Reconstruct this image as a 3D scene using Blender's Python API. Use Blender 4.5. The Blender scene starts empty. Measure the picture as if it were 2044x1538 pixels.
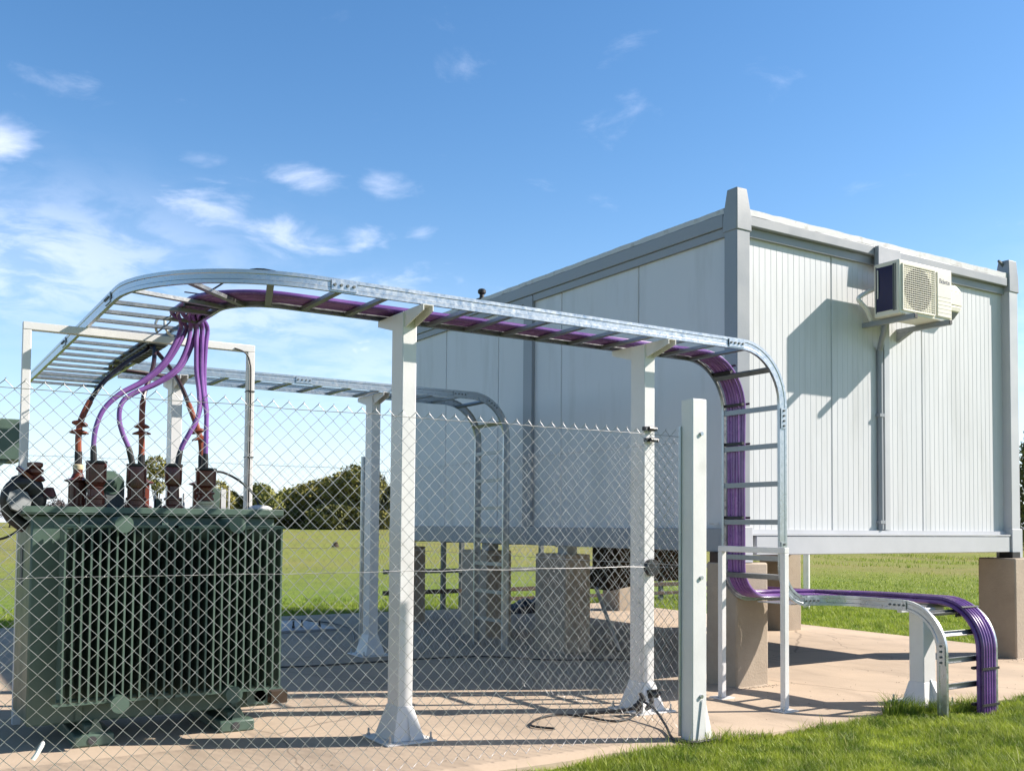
import bpy, math, random
import numpy as np
from mathutils import Vector, Matrix

# ------------------------------------------------------------------ camera, sky, sun, exposure
scene = bpy.context.scene
R = math.radians
EYE = 1.35
yaw, pitch, roll = R(-32.344), R(2.2972), R(0.46573)
def _cam():
    cy, sy = math.cos(yaw), math.sin(yaw)
    rz = np.array([[cy, sy, 0], [-sy, cy, 0], [0, 0, 1]])
    cp, sp = math.cos(pitch), math.sin(pitch)
    rx = np.array([[1, 0, 0], [0, cp, sp], [0, -sp, cp]])
    cr, sr = math.cos(roll), math.sin(roll)
    ry = np.array([[cr, 0, sr], [0, 1, 0], [-sr, 0, cr]])
    m = ry @ rx @ rz
    right, fwd, up = m[0], m[1], m[2]
    cd = bpy.data.cameras.new('camera')
    cd.sensor_width = 36.0
    cd.sensor_fit = 'HORIZONTAL'
    cd.lens = 1980.66 / 2044 * 36.0
    cd.shift_y = (969.75 - 769.0) / 2044.0
    cd.clip_end = 3000
    co = bpy.data.objects.new('camera', cd)
    scene.collection.objects.link(co)
    co.matrix_world = Matrix(((right[0], up[0], -fwd[0], 0), (right[1], up[1], -fwd[1], 0),
                              (right[2], up[2], -fwd[2], EYE), (0, 0, 0, 1)))
    scene.camera = co
_cam()

SUN_AZ, SUN_EL = R(26.5), R(35.2)          # azimuth measured from +X towards -Y
sun_dir = Vector((math.cos(SUN_EL) * math.cos(SUN_AZ), -math.cos(SUN_EL) * math.sin(SUN_AZ), math.sin(SUN_EL)))
sl = bpy.data.lights.new('sun', 'SUN')
sl.energy = 5.0
sl.angle = R(0.5)
sl.color = (1.0, 0.915, 0.815)
so = bpy.data.objects.new('sun', sl)
scene.collection.objects.link(so)
so.rotation_euler = sun_dir.to_track_quat('Z', 'Y').to_euler()

def make_world():
    w = bpy.data.worlds.new('World')
    scene.world = w
    w.use_nodes = True
    nt = w.node_tree
    nt.nodes.clear()
    N = lambda t: nt.nodes.new(t)
    L = nt.links.new
    out = N('ShaderNodeOutputWorld')
    bg = N('ShaderNodeBackground')
    bg.inputs[1].default_value = 0.088
    sky = N('ShaderNodeTexSky')
    sky.sky_type = 'NISHITA'
    sky.sun_disc = False
    sky.sun_elevation = SUN_EL
    sky.sun_rotation = R(90) + SUN_AZ
    sky.air_density = 1.0
    sky.dust_density = 0.35
    sky.ozone_density = 2.2
    hs = N('ShaderNodeHueSaturation')
    hs.inputs['Saturation'].default_value = 1.24
    L(sky.outputs[0], hs.inputs['Color'])
    tc = N('ShaderNodeTexCoord')
    sep = N('ShaderNodeSeparateXYZ')
    L(tc.outputs['Generated'], sep.inputs[0])
    def M(op, a, b=None, c=None):
        n = N('ShaderNodeMath')
        n.operation = op
        for i, v in enumerate((a, b, c)):
            if v is None: continue
            if isinstance(v, (int, float)): n.inputs[i].default_value = v
            else: L(v, n.inputs[i])
        return n.outputs[0]
    up = M('MAXIMUM', sep.outputs[2], 0.0)
    def smooth(v, a, b, lo, hi):
        q = N('ShaderNodeMapRange'); q.interpolation_type = 'SMOOTHSTEP'
        L(v, q.inputs[0]); q.inputs[1].default_value = a; q.inputs[2].default_value = b
        q.inputs[3].default_value = lo; q.inputs[4].default_value = hi
        return q.outputs[0]
    # sky shaped to cut ambient light: raised low down, dimmed overhead and behind camera
    lum = M('MULTIPLY', smooth(up, 0.46, 0.74, 1.25, 0.42), smooth(sep.outputs[1], -0.45, 0.25, 0.90, 1.0))
    # clouds: fractal noise on a cloud deck, gathered into banks round given sky positions
    zc = M('ADD', up, 0.16)
    cmb = N('ShaderNodeCombineXYZ')
    L(M('DIVIDE', sep.outputs[0], zc), cmb.inputs[0]); L(M('DIVIDE', sep.outputs[1], zc), cmb.inputs[1])
    n1 = N('ShaderNodeTexNoise')
    n1.inputs['Scale'].default_value = 6.0
    n1.inputs['Detail'].default_value = 7.0
    n1.inputs['Roughness'].default_value = 0.60
    n1.inputs['Distortion'].default_value = 0.4
    L(cmb.outputs[0], n1.inputs['Vector'])
    azi = M('ARCTAN2', sep.outputs[0], sep.outputs[1])
    ele = M('ARCSINE', sep.outputs[2])
    banks = [(5, 13.8, 8, 3.0, .44), (13, 11.5, 7, 2.4, .40), (24, 10.5, 8, 2.0, .32), (4.5, 18.6, 2.0, 1.7, .56), (15.3, 17.3, 3.0, 1.3, .50), (19.2, 15.8, 3.4, 1.6, .50), (20.6, 18.8, 2.6, 0.9, .42),
             (25, 19.0, 1.8, 0.8, .44), (14.3, 19.4, 1.8, 0.8, .34), (23.8, 16.2, 2.0, 1.1, .40), (27, 16.4, 1.2, .6, .36), (25, 13.3, 4.5, 1.1, .40), (28, 9.5, 6, 1.5, .30), (8.5, 22.0, 4.5, 1.6, .30), (28.6, 25.2, 2.4, 1.4, .30),
             (38.5, 23.0, 2.5, 2.6, .22), (60, 13, 8, 5, .10), (66, 12.0, 3, 2.5, .34), (68, 7, 5, 3, .42), (-12, 12, 12, 7, .45), (-40, 14, 25, 8, .40)]
    tot = None
    for a, e, sa, se, wgt in banks:
        dx = M('MULTIPLY', M('SUBTRACT', azi, R(a)), 1 / R(sa)); dy = M('MULTIPLY', M('SUBTRACT', ele, R(e)), 1 / R(se))
        g = M('MULTIPLY', M('EXPONENT', M('MULTIPLY', M('ADD', M('MULTIPLY', dx, dx), M('MULTIPLY', dy, dy)), -1.0)), wgt)
        tot = g if tot is None else M('MAXIMUM', tot, g)
    soft = None
    for a, e, sa, se, wgt in ((5, 13.6, 11, 3.2, .42), (17, 11.6, 9, 2.2, .32), (27, 9.0, 12, 2.4, .24), (66, 9, 9, 4, .30)):
        dx = M('MULTIPLY', M('SUBTRACT', azi, R(a)), 1 / R(sa)); dy = M('MULTIPLY', M('SUBTRACT', ele, R(e)), 1 / R(se))
        g = M('MULTIPLY', M('EXPONENT', M('MULTIPLY', M('ADD', M('MULTIPLY', dx, dx), M('MULTIPLY', dy, dy)), -1.0)), wgt)
        soft = g if soft is None else M('MAXIMUM', soft, g)
    soft = M('MULTIPLY', soft, smooth(n1.outputs[0], 0.34, 0.60, 0.25, 1.0))
    puffs = smooth(M('ADD', M('MULTIPLY_ADD', n1.outputs[0], 1.35, -0.175), tot), 0.66, 1.42, 0.0, 0.60)
    dens = M('MAXIMUM', puffs, soft)
    haze = N('ShaderNodeMix'); haze.data_type = 'RGBA'          # thin bluish horizon haze
    hz = M('POWER', M('SUBTRACT', 1.0, up), 9.0)
    L(M('MULTIPLY', hz, 0.70), haze.inputs[0])
    L(hs.outputs[0], haze.inputs[6])
    haze.inputs[7].default_value = (5.3, 6.1, 7.9, 1)
    mix = N('ShaderNodeMix'); mix.data_type = 'RGBA'
    L(dens, mix.inputs[0]); L(haze.outputs[2], mix.inputs[6]); mix.inputs[7].default_value = (7.6, 7.7, 8.9, 1)
    sc = N('ShaderNodeVectorMath'); sc.operation = 'SCALE'
    L(mix.outputs[2], sc.inputs[0]); L(lum, sc.inputs['Scale'])
    L(sc.outputs[0], bg.inputs[0])
    L(bg.outputs[0], out.inputs[0])
make_world()
scene.view_settings.view_transform = 'Standard'
scene.view_settings.look = 'None'
scene.view_settings.exposure = 0.85
scene.view_settings.gamma = 1.0
scene.view_settings.use_curve_mapping = False

# ------------------------------------------------------------------ materials
def mat(name, col, rough=0.5, metal=0.0, var=0.0, vscale=3.0, bump=0.0, bscale=60.0, col2=None, cscale=1.5, clo=0.4, chi=0.62, spec=0.5, stretch=None, coat=0.0):
    m = bpy.data.materials.new(name)
    m.use_nodes = True
    nt = m.node_tree
    b = nt.nodes['Principled BSDF']
    b.inputs['Roughness'].default_value = rough
    b.inputs['Metallic'].default_value = metal
    b.inputs['Specular IOR Level'].default_value = spec
    if coat: b.inputs['Coat Weight'].default_value = coat
    b.inputs['Base Color'].default_value = (*col, 1)
    L = nt.links.new
    geo = nt.nodes.new('ShaderNodeNewGeometry')
    vec = geo.outputs['Position']
    if stretch:
        mp = nt.nodes.new('ShaderNodeVectorMath'); mp.operation = 'MULTIPLY'
        mp.inputs[1].default_value = stretch
        L(vec, mp.inputs[0]); vec = mp.outputs[0]
    cur = None
    if col2:
        n = nt.nodes.new('ShaderNodeTexNoise'); n.inputs['Scale'].default_value = cscale; n.inputs['Detail'].default_value = 6
        n.inputs['Roughness'].default_value = 0.62
        L(vec, n.inputs['Vector'])
        mr = nt.nodes.new('ShaderNodeMapRange'); mr.inputs[1].default_value = clo; mr.inputs[2].default_value = chi
        L(n.outputs[0], mr.inputs[0])
        mx = nt.nodes.new('ShaderNodeMix'); mx.data_type = 'RGBA'
        mx.inputs[6].default_value = (*col, 1); mx.inputs[7].default_value = (*col2, 1)
        L(mr.outputs[0], mx.inputs[0])
        cur = mx.outputs[2]
    if var:
        n = nt.nodes.new('ShaderNodeTexNoise'); n.inputs['Scale'].default_value = vscale; n.inputs['Detail'].default_value = 8
        n.inputs['Roughness'].default_value = 0.65
        L(vec, n.inputs['Vector'])
        mr = nt.nodes.new('ShaderNodeMapRange'); mr.inputs[1].default_value = 0.25; mr.inputs[2].default_value = 0.75
        mr.inputs[3].default_value = 1 - var; mr.inputs[4].default_value = 1 + var
        L(n.outputs[0], mr.inputs[0])
        mx = nt.nodes.new('ShaderNodeVectorMath'); mx.operation = 'SCALE'
        if cur is not None: L(cur, mx.inputs[0])
        else: mx.inputs[0].default_value = col
        L(mr.outputs[0], mx.inputs['Scale'])
        cur = mx.outputs[0]
        mr2 = nt.nodes.new('ShaderNodeMapRange'); mr2.inputs[1].default_value = 0.3; mr2.inputs[2].default_value = 0.7
        mr2.inputs[3].default_value = max(0.03, rough - 0.10); mr2.inputs[4].default_value = min(1, rough + 0.12)
        L(n.outputs[0], mr2.inputs[0]); L(mr2.outputs[0], b.inputs['Roughness'])
    if cur is not None: L(cur, b.inputs['Base Color'])
    if bump:
        n = nt.nodes.new('ShaderNodeTexNoise'); n.inputs['Scale'].default_value = bscale; n.inputs['Detail'].default_value = 5
        L(vec, n.inputs['Vector'])
        bp = nt.nodes.new('ShaderNodeBump'); bp.inputs['Strength'].default_value = bump; bp.inputs['Distance'].default_value = 0.02
        L(n.outputs[0], bp.inputs['Height']); L(bp.outputs[0], b.inputs['Normal'])
    return m

GALV = mat('galvanised_steel', (0.44, 0.47, 0.50), 0.33, 0.9, 0.12, 30, 0.04, 60)
RUNG = mat('shaded_galvanised_steel', (0.27, 0.28, 0.29), 0.42, 0.75, 0.15, 25, 0.04, 60)  # darker copy of the galvanised steel: the rungs' shade put into the colour
WIRE = mat('galvanised_wire', (0.37, 0.37, 0.38), 0.38, 0.6, 0.25, 14)
WHITE = mat('white_painted_steel', (0.68, 0.675, 0.67), 0.42, 0.0, 0.06, 5, 0.05, 90, col2=(0.57, 0.55, 0.53), cscale=2.2, clo=0.58, chi=0.80)
CABIN = mat('pale_wall_sheet', (0.575, 0.588, 0.612), 0.42, 0.0, 0.035, 1.3, 0.03, 7, col2=(0.41, 0.415, 0.41), cscale=3.4, clo=0.50, chi=0.90, stretch=(1, 1, 0.16))
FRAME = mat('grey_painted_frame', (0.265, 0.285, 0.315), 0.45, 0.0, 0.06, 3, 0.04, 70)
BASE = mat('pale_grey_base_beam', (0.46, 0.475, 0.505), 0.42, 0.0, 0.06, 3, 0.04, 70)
TRIM = mat('pale_roof_trim', (0.52, 0.53, 0.54), 0.5, 0.0, 0.10, 7, 0.06, 50, col2=(0.30, 0.29, 0.28), cscale=7, clo=0.54, chi=0.72)
PIER = mat('tan_concrete', (0.38, 0.315, 0.245), 0.8, 0.0, 0.12, 4, 0.20, 55, col2=(0.29, 0.235, 0.18), cscale=1.7, clo=0.42, chi=0.75)
GREEN = mat('sage_green_paint', (0.080, 0.128, 0.100), 0.45, 0.0, 0.14, 4, 0.05, 60, col2=(0.054, 0.082, 0.064), cscale=3, clo=0.5, chi=0.8)
BROWN = mat('brown_porcelain', (0.135, 0.032, 0.020), 0.30, 0.0, 0.2, 8, col2=(0.07, 0.022, 0.016), cscale=6, clo=0.45, chi=0.7)
TERMI = mat('red_brown_insulation', (0.24, 0.060, 0.028), 0.45, 0.0, 0.25, 9)
CREAM = mat('cream_porcelain', (0.55, 0.48, 0.32), 0.35, 0.0, 0.1, 9)
BLACK = mat('black_rubber', (0.016, 0.015, 0.017), 0.5, 0.0, 0.2, 9)
DARKCABLE = mat('dark_cable_sheath', (0.035, 0.018, 0.024), 0.38, 0.0, 0.2, 9)
PURPLE = mat('purple_cable_sheath', (0.125, 0.052, 0.205), 0.25, 0.0, 0.18, 3.0, col2=(0.175, 0.080, 0.27), cscale=4, coat=0.15)
ACWHITE = mat('ivory_plastic', (0.72, 0.69, 0.60), 0.42, 0.0, 0.04, 4)
NAVY = mat('navy_coil', (0.006, 0.009, 0.06), 0.45, 0.2, 0.2, 40)
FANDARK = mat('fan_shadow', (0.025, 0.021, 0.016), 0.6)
INK = mat('slate_lettering', (0.16, 0.15, 0.20), 0.6)
SEAM = mat('dark_joint', (0.05, 0.05, 0.055), 0.7)
TIMBER = mat('dark_timber', (0.055, 0.035, 0.025), 0.75, 0.0, 0.3, 7, 0.2, 40)
LEADGREY = mat('lead_grey_paint', (0.11, 0.125, 0.13), 0.6, 0.0, 0.1, 6)
RAG = mat('white_plastic', (0.75, 0.75, 0.74), 0.5)
STONE = mat('dark_stump', (0.05, 0.032, 0.02), 0.85, 0.0, 0.3, 6)

def ground_mats():
    # lawn / field
    m = bpy.data.materials.new('field_grass'); m.use_nodes = True
    nt = m.node_tree; b = nt.nodes['Principled BSDF']; L = nt.links.new
    b.inputs['Roughness'].default_value = 0.9; b.inputs['Specular IOR Level'].default_value = 0.15
    geo = nt.nodes.new('ShaderNodeNewGeometry')
    def noise(scale, detail=6, stretch=None):
        v = geo.outputs['Position']
        if stretch:
            q = nt.nodes.new('ShaderNodeVectorMath'); q.operation = 'MULTIPLY'; q.inputs[1].default_value = stretch
            L(v, q.inputs[0]); v = q.outputs[0]
        n = nt.nodes.new('ShaderNodeTexNoise'); n.inputs['Scale'].default_value = scale; n.inputs['Detail'].default_value = detail
        n.inputs['Roughness'].default_value = 0.6
        L(v, n.inputs['Vector']); return n.outputs[0]
    def mix(f, a, c, lo=0.4, hi=0.6):
        mr = nt.nodes.new('ShaderNodeMapRange'); mr.inputs[1].default_value = lo; mr.inputs[2].default_value = hi
        L(f, mr.inputs[0])
        mx = nt.nodes.new('ShaderNodeMix'); mx.data_type = 'RGBA'; L(mr.outputs[0], mx.inputs[0])
        for i, v in ((6, a), (7, c)):
            if isinstance(v, tuple): mx.inputs[i].default_value = (*v, 1)
            else: L(v, mx.inputs[i])
        return mx.outputs[2]
    sepn = nt.nodes.new('ShaderNodeSeparateXYZ'); L(geo.outputs['Position'], sepn.inputs[0])
    ln = nt.nodes.new('ShaderNodeVectorMath'); ln.operation = 'LENGTH'; L(geo.outputs['Position'], ln.inputs[0])
    # mown lush strip round the slab, drier unmown pasture further out
    ad = nt.nodes.new('ShaderNodeMath'); ad.operation = 'ADD'; L(ln.outputs['Value'], ad.inputs[0])
    nz = nt.nodes.new('ShaderNodeMath'); nz.operation = 'MULTIPLY'; nz.inputs[1].default_value = 14.0; L(noise(0.07, 4), nz.inputs[0])
    L(nz.outputs[0], ad.inputs[1])
    lush = mix(noise(1.1), (0.125, 0.205, 0.026), (0.195, 0.270, 0.040), 0.35, 0.65)
    dry = mix(noise(0.35, 7, (1, 1, 1)), (0.215, 0.225, 0.060), (0.285, 0.255, 0.092), 0.38, 0.62)
    far = mix(noise(0.09, 5), dry, (0.230, 0.260, 0.055), 0.45, 0.60)
    c = mix(ad.outputs[0], lush, far, 26.0, 40.0)
    c = mix(noise(9.0, 8), c, (0.065, 0.105, 0.020), 0.55, 0.85)
    c = mix(noise(0.5, 6), c, (0.10, 0.085, 0.05), 0.66, 0.76)
    L(c, b.inputs['Base Color'])
    bp = nt.nodes.new('ShaderNodeBump'); bp.inputs['Strength'].default_value = 0.7; bp.inputs['Distance'].default_value = 0.08
    L(noise(16, 8), bp.inputs['Height']); L(bp.outputs[0], b.inputs['Normal'])
    # blades
    g = bpy.data.materials.new('grass_blades'); g.use_nodes = True
    nt2 = g.node_tree; b2 = nt2.nodes['Principled BSDF']; L2 = nt2.links.new
    b2.inputs['Roughness'].default_value = 0.55; b2.inputs['Specular IOR Level'].default_value = 0.3
    ri = nt2.nodes.new('ShaderNodeNewGeometry')
    n = nt2.nodes.new('ShaderNodeTexNoise'); n.inputs['Scale'].default_value = 4.5; n.inputs['Detail'].default_value = 7; L2(ri.outputs['Position'], n.inputs['Vector'])
    cr = nt2.nodes.new('ShaderNodeValToRGB')
    e = cr.color_ramp.elements
    e[0].position = 0.36; e[0].color = (0.105, 0.185, 0.016, 1)
    e[1].position = 0.66; e[1].color = (0.420, 0.500, 0.055, 1)
    L2(n.outputs[0], cr.inputs[0])
    rmix = nt2.nodes.new('ShaderNodeMix'); rmix.data_type = 'RGBA'
    pw = nt2.nodes.new('ShaderNodeMath'); pw.operation = 'POWER'; pw.inputs[1].default_value = 6.0
    L2(ri.outputs['Random Per Island'], pw.inputs[0]); L2(pw.outputs[0], rmix.inputs[0])
    L2(cr.outputs[0], rmix.inputs[6]); rmix.inputs[7].default_value = (0.42, 0.42, 0.16, 1)
    L2(rmix.outputs[2], b2.inputs['Base Color'])
    tr = nt2.nodes.new('ShaderNodeBsdfTranslucent'); L2(rmix.outputs[2], tr.inputs[0])
    ms = nt2.nodes.new('ShaderNodeMixShader'); ms.inputs[0].default_value = 0.35
    L2(b2.outputs[0], ms.inputs[1]); L2(tr.outputs[0], ms.inputs[2])
    L2(ms.outputs[0], nt2.nodes['Material Output'].inputs[0])
    # slab
    s = bpy.data.materials.new('slab_concrete'); s.use_nodes = True
    nt3 = s.node_tree; b3 = nt3.nodes['Principled BSDF']; L3 = nt3.links.new
    b3.inputs['Roughness'].default_value = 0.82; b3.inputs['Specular IOR Level'].default_value = 0.25
    ge = nt3.nodes.new('ShaderNodeNewGeometry')
    def nz3(scale, detail, st=None):
        v = ge.outputs['Position']
        if st:
            q = nt3.nodes.new('ShaderNodeVectorMath'); q.operation = 'MULTIPLY'; q.inputs[1].default_value = st
            L3(v, q.inputs[0]); v = q.outputs[0]
        k = nt3.nodes.new('ShaderNodeTexNoise'); k.inputs['Scale'].default_value = scale; k.inputs['Detail'].default_value = detail; k.inputs['Roughness'].default_value = 0.6
        L3(v, k.inputs['Vector']); return k.outputs[0]
    def mx3(f, a, c, lo, hi):
        mr = nt3.nodes.new('ShaderNodeMapRange'); mr.inputs[1].default_value = lo; mr.inputs[2].default_value = hi; L3(f, mr.inputs[0])
        q = nt3.nodes.new('ShaderNodeMix'); q.data_type = 'RGBA'; L3(mr.outputs[0], q.inputs[0])
        for i, v in ((6, a), (7, c)):
            if isinstance(v, tuple): q.inputs[i].default_value = (*v, 1)
            else: L3(v, q.inputs[i])
        return q.outputs[2]
    c3 = mx3(nz3(0.8, 7), (0.55, 0.435, 0.325), (0.45, 0.360, 0.275), 0.38, 0.66)
    c3 = mx3(nz3(2.6, 8, (1, 0.35, 1)), c3, (0.32, 0.255, 0.195), 0.50, 0.80)
    c3 = mx3(nz3(38, 4), c3, (0.30, 0.24, 0.19), 0.66, 0.80)
    wv = nt3.nodes.new('ShaderNodeTexNoise'); wv.inputs['Scale'].default_value = 1.1; wv.inputs['Detail'].default_value = 5; L3(ge.outputs['Position'], wv.inputs['Vector'])
    wd = nt3.nodes.new('ShaderNodeVectorMath'); wd.operation = 'MULTIPLY_ADD'; wd.inputs[1].default_value = (.5, .5, 0); L3(wv.outputs['Color'], wd.inputs[0]); L3(ge.outputs['Position'], wd.inputs[2])
    vo = nt3.nodes.new('ShaderNodeTexVoronoi'); vo.feature = 'DISTANCE_TO_EDGE'; vo.inputs['Scale'].default_value = 0.36; L3(wd.outputs[0], vo.inputs['Vector'])
    ck = nt3.nodes.new('ShaderNodeMapRange'); ck.inputs[1].default_value = 0.0008; ck.inputs[2].default_value = 0.0032; ck.inputs[3].default_value = 0.55; ck.inputs[4].default_value = 0.0
    L3(vo.outputs['Distance'], ck.inputs[0])
    cq = nt3.nodes.new('ShaderNodeMix'); cq.data_type = 'RGBA'; L3(ck.outputs[0], cq.inputs[0]); L3(c3, cq.inputs[6]); cq.inputs[7].default_value = (.16, .125, .10, 1)   # hairline cracks
    c3 = cq.outputs[2]
    L3(c3, b3.inputs['Base Color'])
    bq = nt3.nodes.new('ShaderNodeBump'); bq.inputs['Strength'].default_value = 0.22; bq.inputs['Distance'].default_value = 0.012
    L3(nz3(45, 7), bq.inputs['Height']); L3(bq.outputs[0], b3.inputs['Normal'])
    return m, g, s
FIELD, BLADE, SLAB = ground_mats()

def vary_by_object(m, lo, hi):
    # each cable came off its own drum: a slightly different shade per object
    nt = m.node_tree; b = nt.nodes['Principled BSDF']; src = b.inputs['Base Color'].links[0].from_socket
    oi = nt.nodes.new('ShaderNodeObjectInfo'); mr = nt.nodes.new('ShaderNodeMapRange'); mr.inputs[3].default_value = lo; mr.inputs[4].default_value = hi
    nt.links.new(oi.outputs['Random'], mr.inputs[0])
    q = nt.nodes.new('ShaderNodeVectorMath'); q.operation = 'SCALE'
    nt.links.new(src, q.inputs[0]); nt.links.new(mr.outputs[0], q.inputs['Scale']); nt.links.new(q.outputs[0], b.inputs['Base Color'])
vary_by_object(PURPLE, 0.62, 1.3)

# ------------------------------------------------------------------ mesh helpers
class MB:
    def __init__(self): self.v = []; self.f = []
    def add(self, v, f):
        o = len(self.v); self.v += [tuple(map(float, p)) for p in v]; self.f += [tuple(i + o for i in q) for q in f]; return self
    def box(self, x0, x1, y0, y1, z0, z1):
        return self.frustum((x0, x1, y0, y1, z0), (x0, x1, y0, y1, z1))
    def frustum(self, a, b):
        x0, x1, y0, y1, z0 = a; X0, X1, Y0, Y1, z1 = b
        v = [(x0, y0, z0), (x1, y0, z0), (x1, y1, z0), (x0, y1, z0), (X0, Y0, z1), (X1, Y0, z1), (X1, Y1, z1), (X0, Y1, z1)]
        return self.add(v, [(3, 2, 1, 0), (4, 5, 6, 7), (0, 1, 5, 4), (1, 2, 6, 5), (2, 3, 7, 6), (3, 0, 4, 7)])
    def bar(self, p, q, w, h, up=(0, 0, 1)):
        p = Vector(p); q = Vector(q); d = (q - p).normalized(); u = Vector(up)
        if abs(d.dot(u)) > 0.97: u = Vector((0, 1, 0))
        s = d.cross(u).normalized(); t = s.cross(d).normalized()
        v = []
        for c in (p, q):
            for a, b in ((-1, -1), (1, -1), (1, 1), (-1, 1)): v.append(c + s * (a * w / 2) + t * (b * h / 2))
        return self.add(v, [(0, 1, 2, 3), (7, 6, 5, 4), (0, 4, 5, 1), (1, 5, 6, 2), (2, 6, 7, 3), (3, 7, 4, 0)])
    def tube(self, pts, r, n=8, cap=True):
        pts = [Vector(p) for p in pts]; k = len(pts)
        rr = r if isinstance(r, (list, tuple)) else [r] * k
        prev = None; v = []
        for i, p in enumerate(pts):
            d = (pts[min(i + 1, k - 1)] - pts[max(i - 1, 0)]).normalized()
            if prev is None:
                u = Vector((0, 0, 1)) if abs(d.z) < 0.9 else Vector((0, 1, 0))
                a = d.cross(u).normalized()
            else: a = (prev - d * prev.dot(d)).normalized()
            prev = a; b = d.cross(a)
            for j in range(n):
                t = 2 * math.pi * j / n
                v.append(p + a * (math.cos(t) * rr[i]) + b * (math.sin(t) * rr[i]))
        f = [(i * n + j, i * n + (j + 1) % n, (i + 1) * n + (j + 1) % n, (i + 1) * n + j) for i in range(k - 1) for j in range(n)]
        if cap: f += [tuple(range(n))[::-1], tuple((k - 1) * n + j for j in range(n))]
        return self.add(v, f)
    def cyl(self, p, q, r, n=16): return self.tube([p, q], r, n)
    def lathe(self, base, prof, n=20):
        x, y, z = base; v = []; k = len(prof)
        for r, h in prof:
            for j in range(n):
                t = 2 * math.pi * j / n; v.append((x + r * math.cos(t), y + r * math.sin(t), z + h))
        f = [(i * n + j, i * n + (j + 1) % n, (i + 1) * n + (j + 1) % n, (i + 1) * n + j) for i in range(k - 1) for j in range(n)]
        f += [tuple(range(n))[::-1], tuple((k - 1) * n + j for j in range(n))]
        return self.add(v, f)
    def prism(self, poly, d):                       # poly: 3D outline, d: extrusion vector
        k = len(poly); d = Vector(d); P = [Vector(p) for p in poly]
        v = P + [p + d for p in P]
        return self.add(v, [tuple(range(k))[::-1], tuple(range(k, 2 * k))] + [(i, (i + 1) % k, k + (i + 1) % k, k + i) for i in range(k)])
    def rings(self, rings):                         # closed profile rings swept along a path
        n = len(rings[0]); v = [p for r in rings for p in r]; k = len(rings)
        f = [(i * n + j, i * n + (j + 1) % n, (i + 1) * n + (j + 1) % n, (i + 1) * n + j) for i in range(k - 1) for j in range(n)]
        f += [tuple(range(n))[::-1], tuple((k - 1) * n + j for j in range(n))]
        return self.add(v, f)

col = scene.collection
def S(p):                                          # cabin drawn at survey size, then set back to its real distance
    return (1.03 * p[0], 1.03 * p[1], EYE + 1.03 * (p[2] - EYE))
def SA(p):
    k = 1.0066; q = S(p); return (q[0] * k, q[1] * k, EYE + (q[2] - EYE) * k)
def build(name, mb, m, parent=None, base=(0, 0, 0), xf=None, bevel=0.0, smooth=True, angle=35):
    v = mb.v if xf is None else [xf(p) for p in mb.v]
    v = [(p[0] - base[0], p[1] - base[1], p[2] - base[2]) for p in v]
    me = bpy.data.meshes.new(name)
    me.from_pydata(v, [], mb.f)
    me.materials.append(m)
    if smooth:
        me.polygons.foreach_set('use_smooth', [True] * len(me.polygons))
        me.set_sharp_from_angle(angle=R(angle))
    me.update()
    o = bpy.data.objects.new(name, me)
    col.objects.link(o)
    if parent is not None: o.parent = parent
    else: o.location = base
    if bevel:
        bv = o.modifiers.new('bevel', 'BEVEL'); bv.width = bevel; bv.segments = 2; bv.limit_method = 'ANGLE'; bv.angle_limit = R(40)
    return o
def tag(o, label, cat, group=None):
    o['label'] = label; o['category'] = cat
    if group: o['group'] = group
    return o
class Thing:
    def __init__(self, name, label, cat, base, group=None, xf=None):
        self.base = tuple(base) if xf is None else xf(base); self.xf = xf
        self.o = bpy.data.objects.new(name, None)
        self.o.empty_display_size = 0.1
        col.objects.link(self.o); self.o.location = self.base
        tag(self.o, label, cat, group)
    def part(self, name, mb, m, bevel=0.0, label=None, under=None, angle=35):
        o = build(name, mb, m, under or self.o, self.base, self.xf, bevel, True, angle)
        if label: o['label'] = label
        return o
def copy_thing(root, loc, label, group=None):
    r = root.copy(); col.objects.link(r); r.location = loc; r['label'] = label
    if group: r['group'] = group
    for ch in list(root.children):
        c = ch.copy(); col.objects.link(c); c.parent = r
        for g in list(ch.children):
            d = g.copy(); col.objects.link(d); d.parent = c
    return r
def np_mesh(name, v, faces, m, n):
    me = bpy.data.meshes.new(name)
    me.vertices.add(len(v)); me.vertices.foreach_set('co', v.astype(np.float32).ravel())
    me.loops.add(faces.size); me.loops.foreach_set('vertex_index', faces.astype(np.int32).ravel())
    me.polygons.add(len(faces)); me.polygons.foreach_set('loop_start', np.arange(0, faces.size, n, dtype=np.int32))
    me.update(calc_edges=True); me.validate()
    me.materials.append(m)
    return me
def catmull(pts, sub=6):
    P = [Vector(p) for p in pts]; out = []
    for i in range(len(P) - 1):
        a, b, c, d = P[max(i - 1, 0)], P[i], P[i + 1], P[min(i + 2, len(P) - 1)]
        for k in range(sub):
            t = k / sub
            out.append(0.5 * ((2 * b) + (c - a) * t + (2 * a - 5 * b + 4 * c - d) * t * t + (3 * b - a - 3 * c + d) * t ** 3))
    out.append(P[-1]); return out

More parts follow.
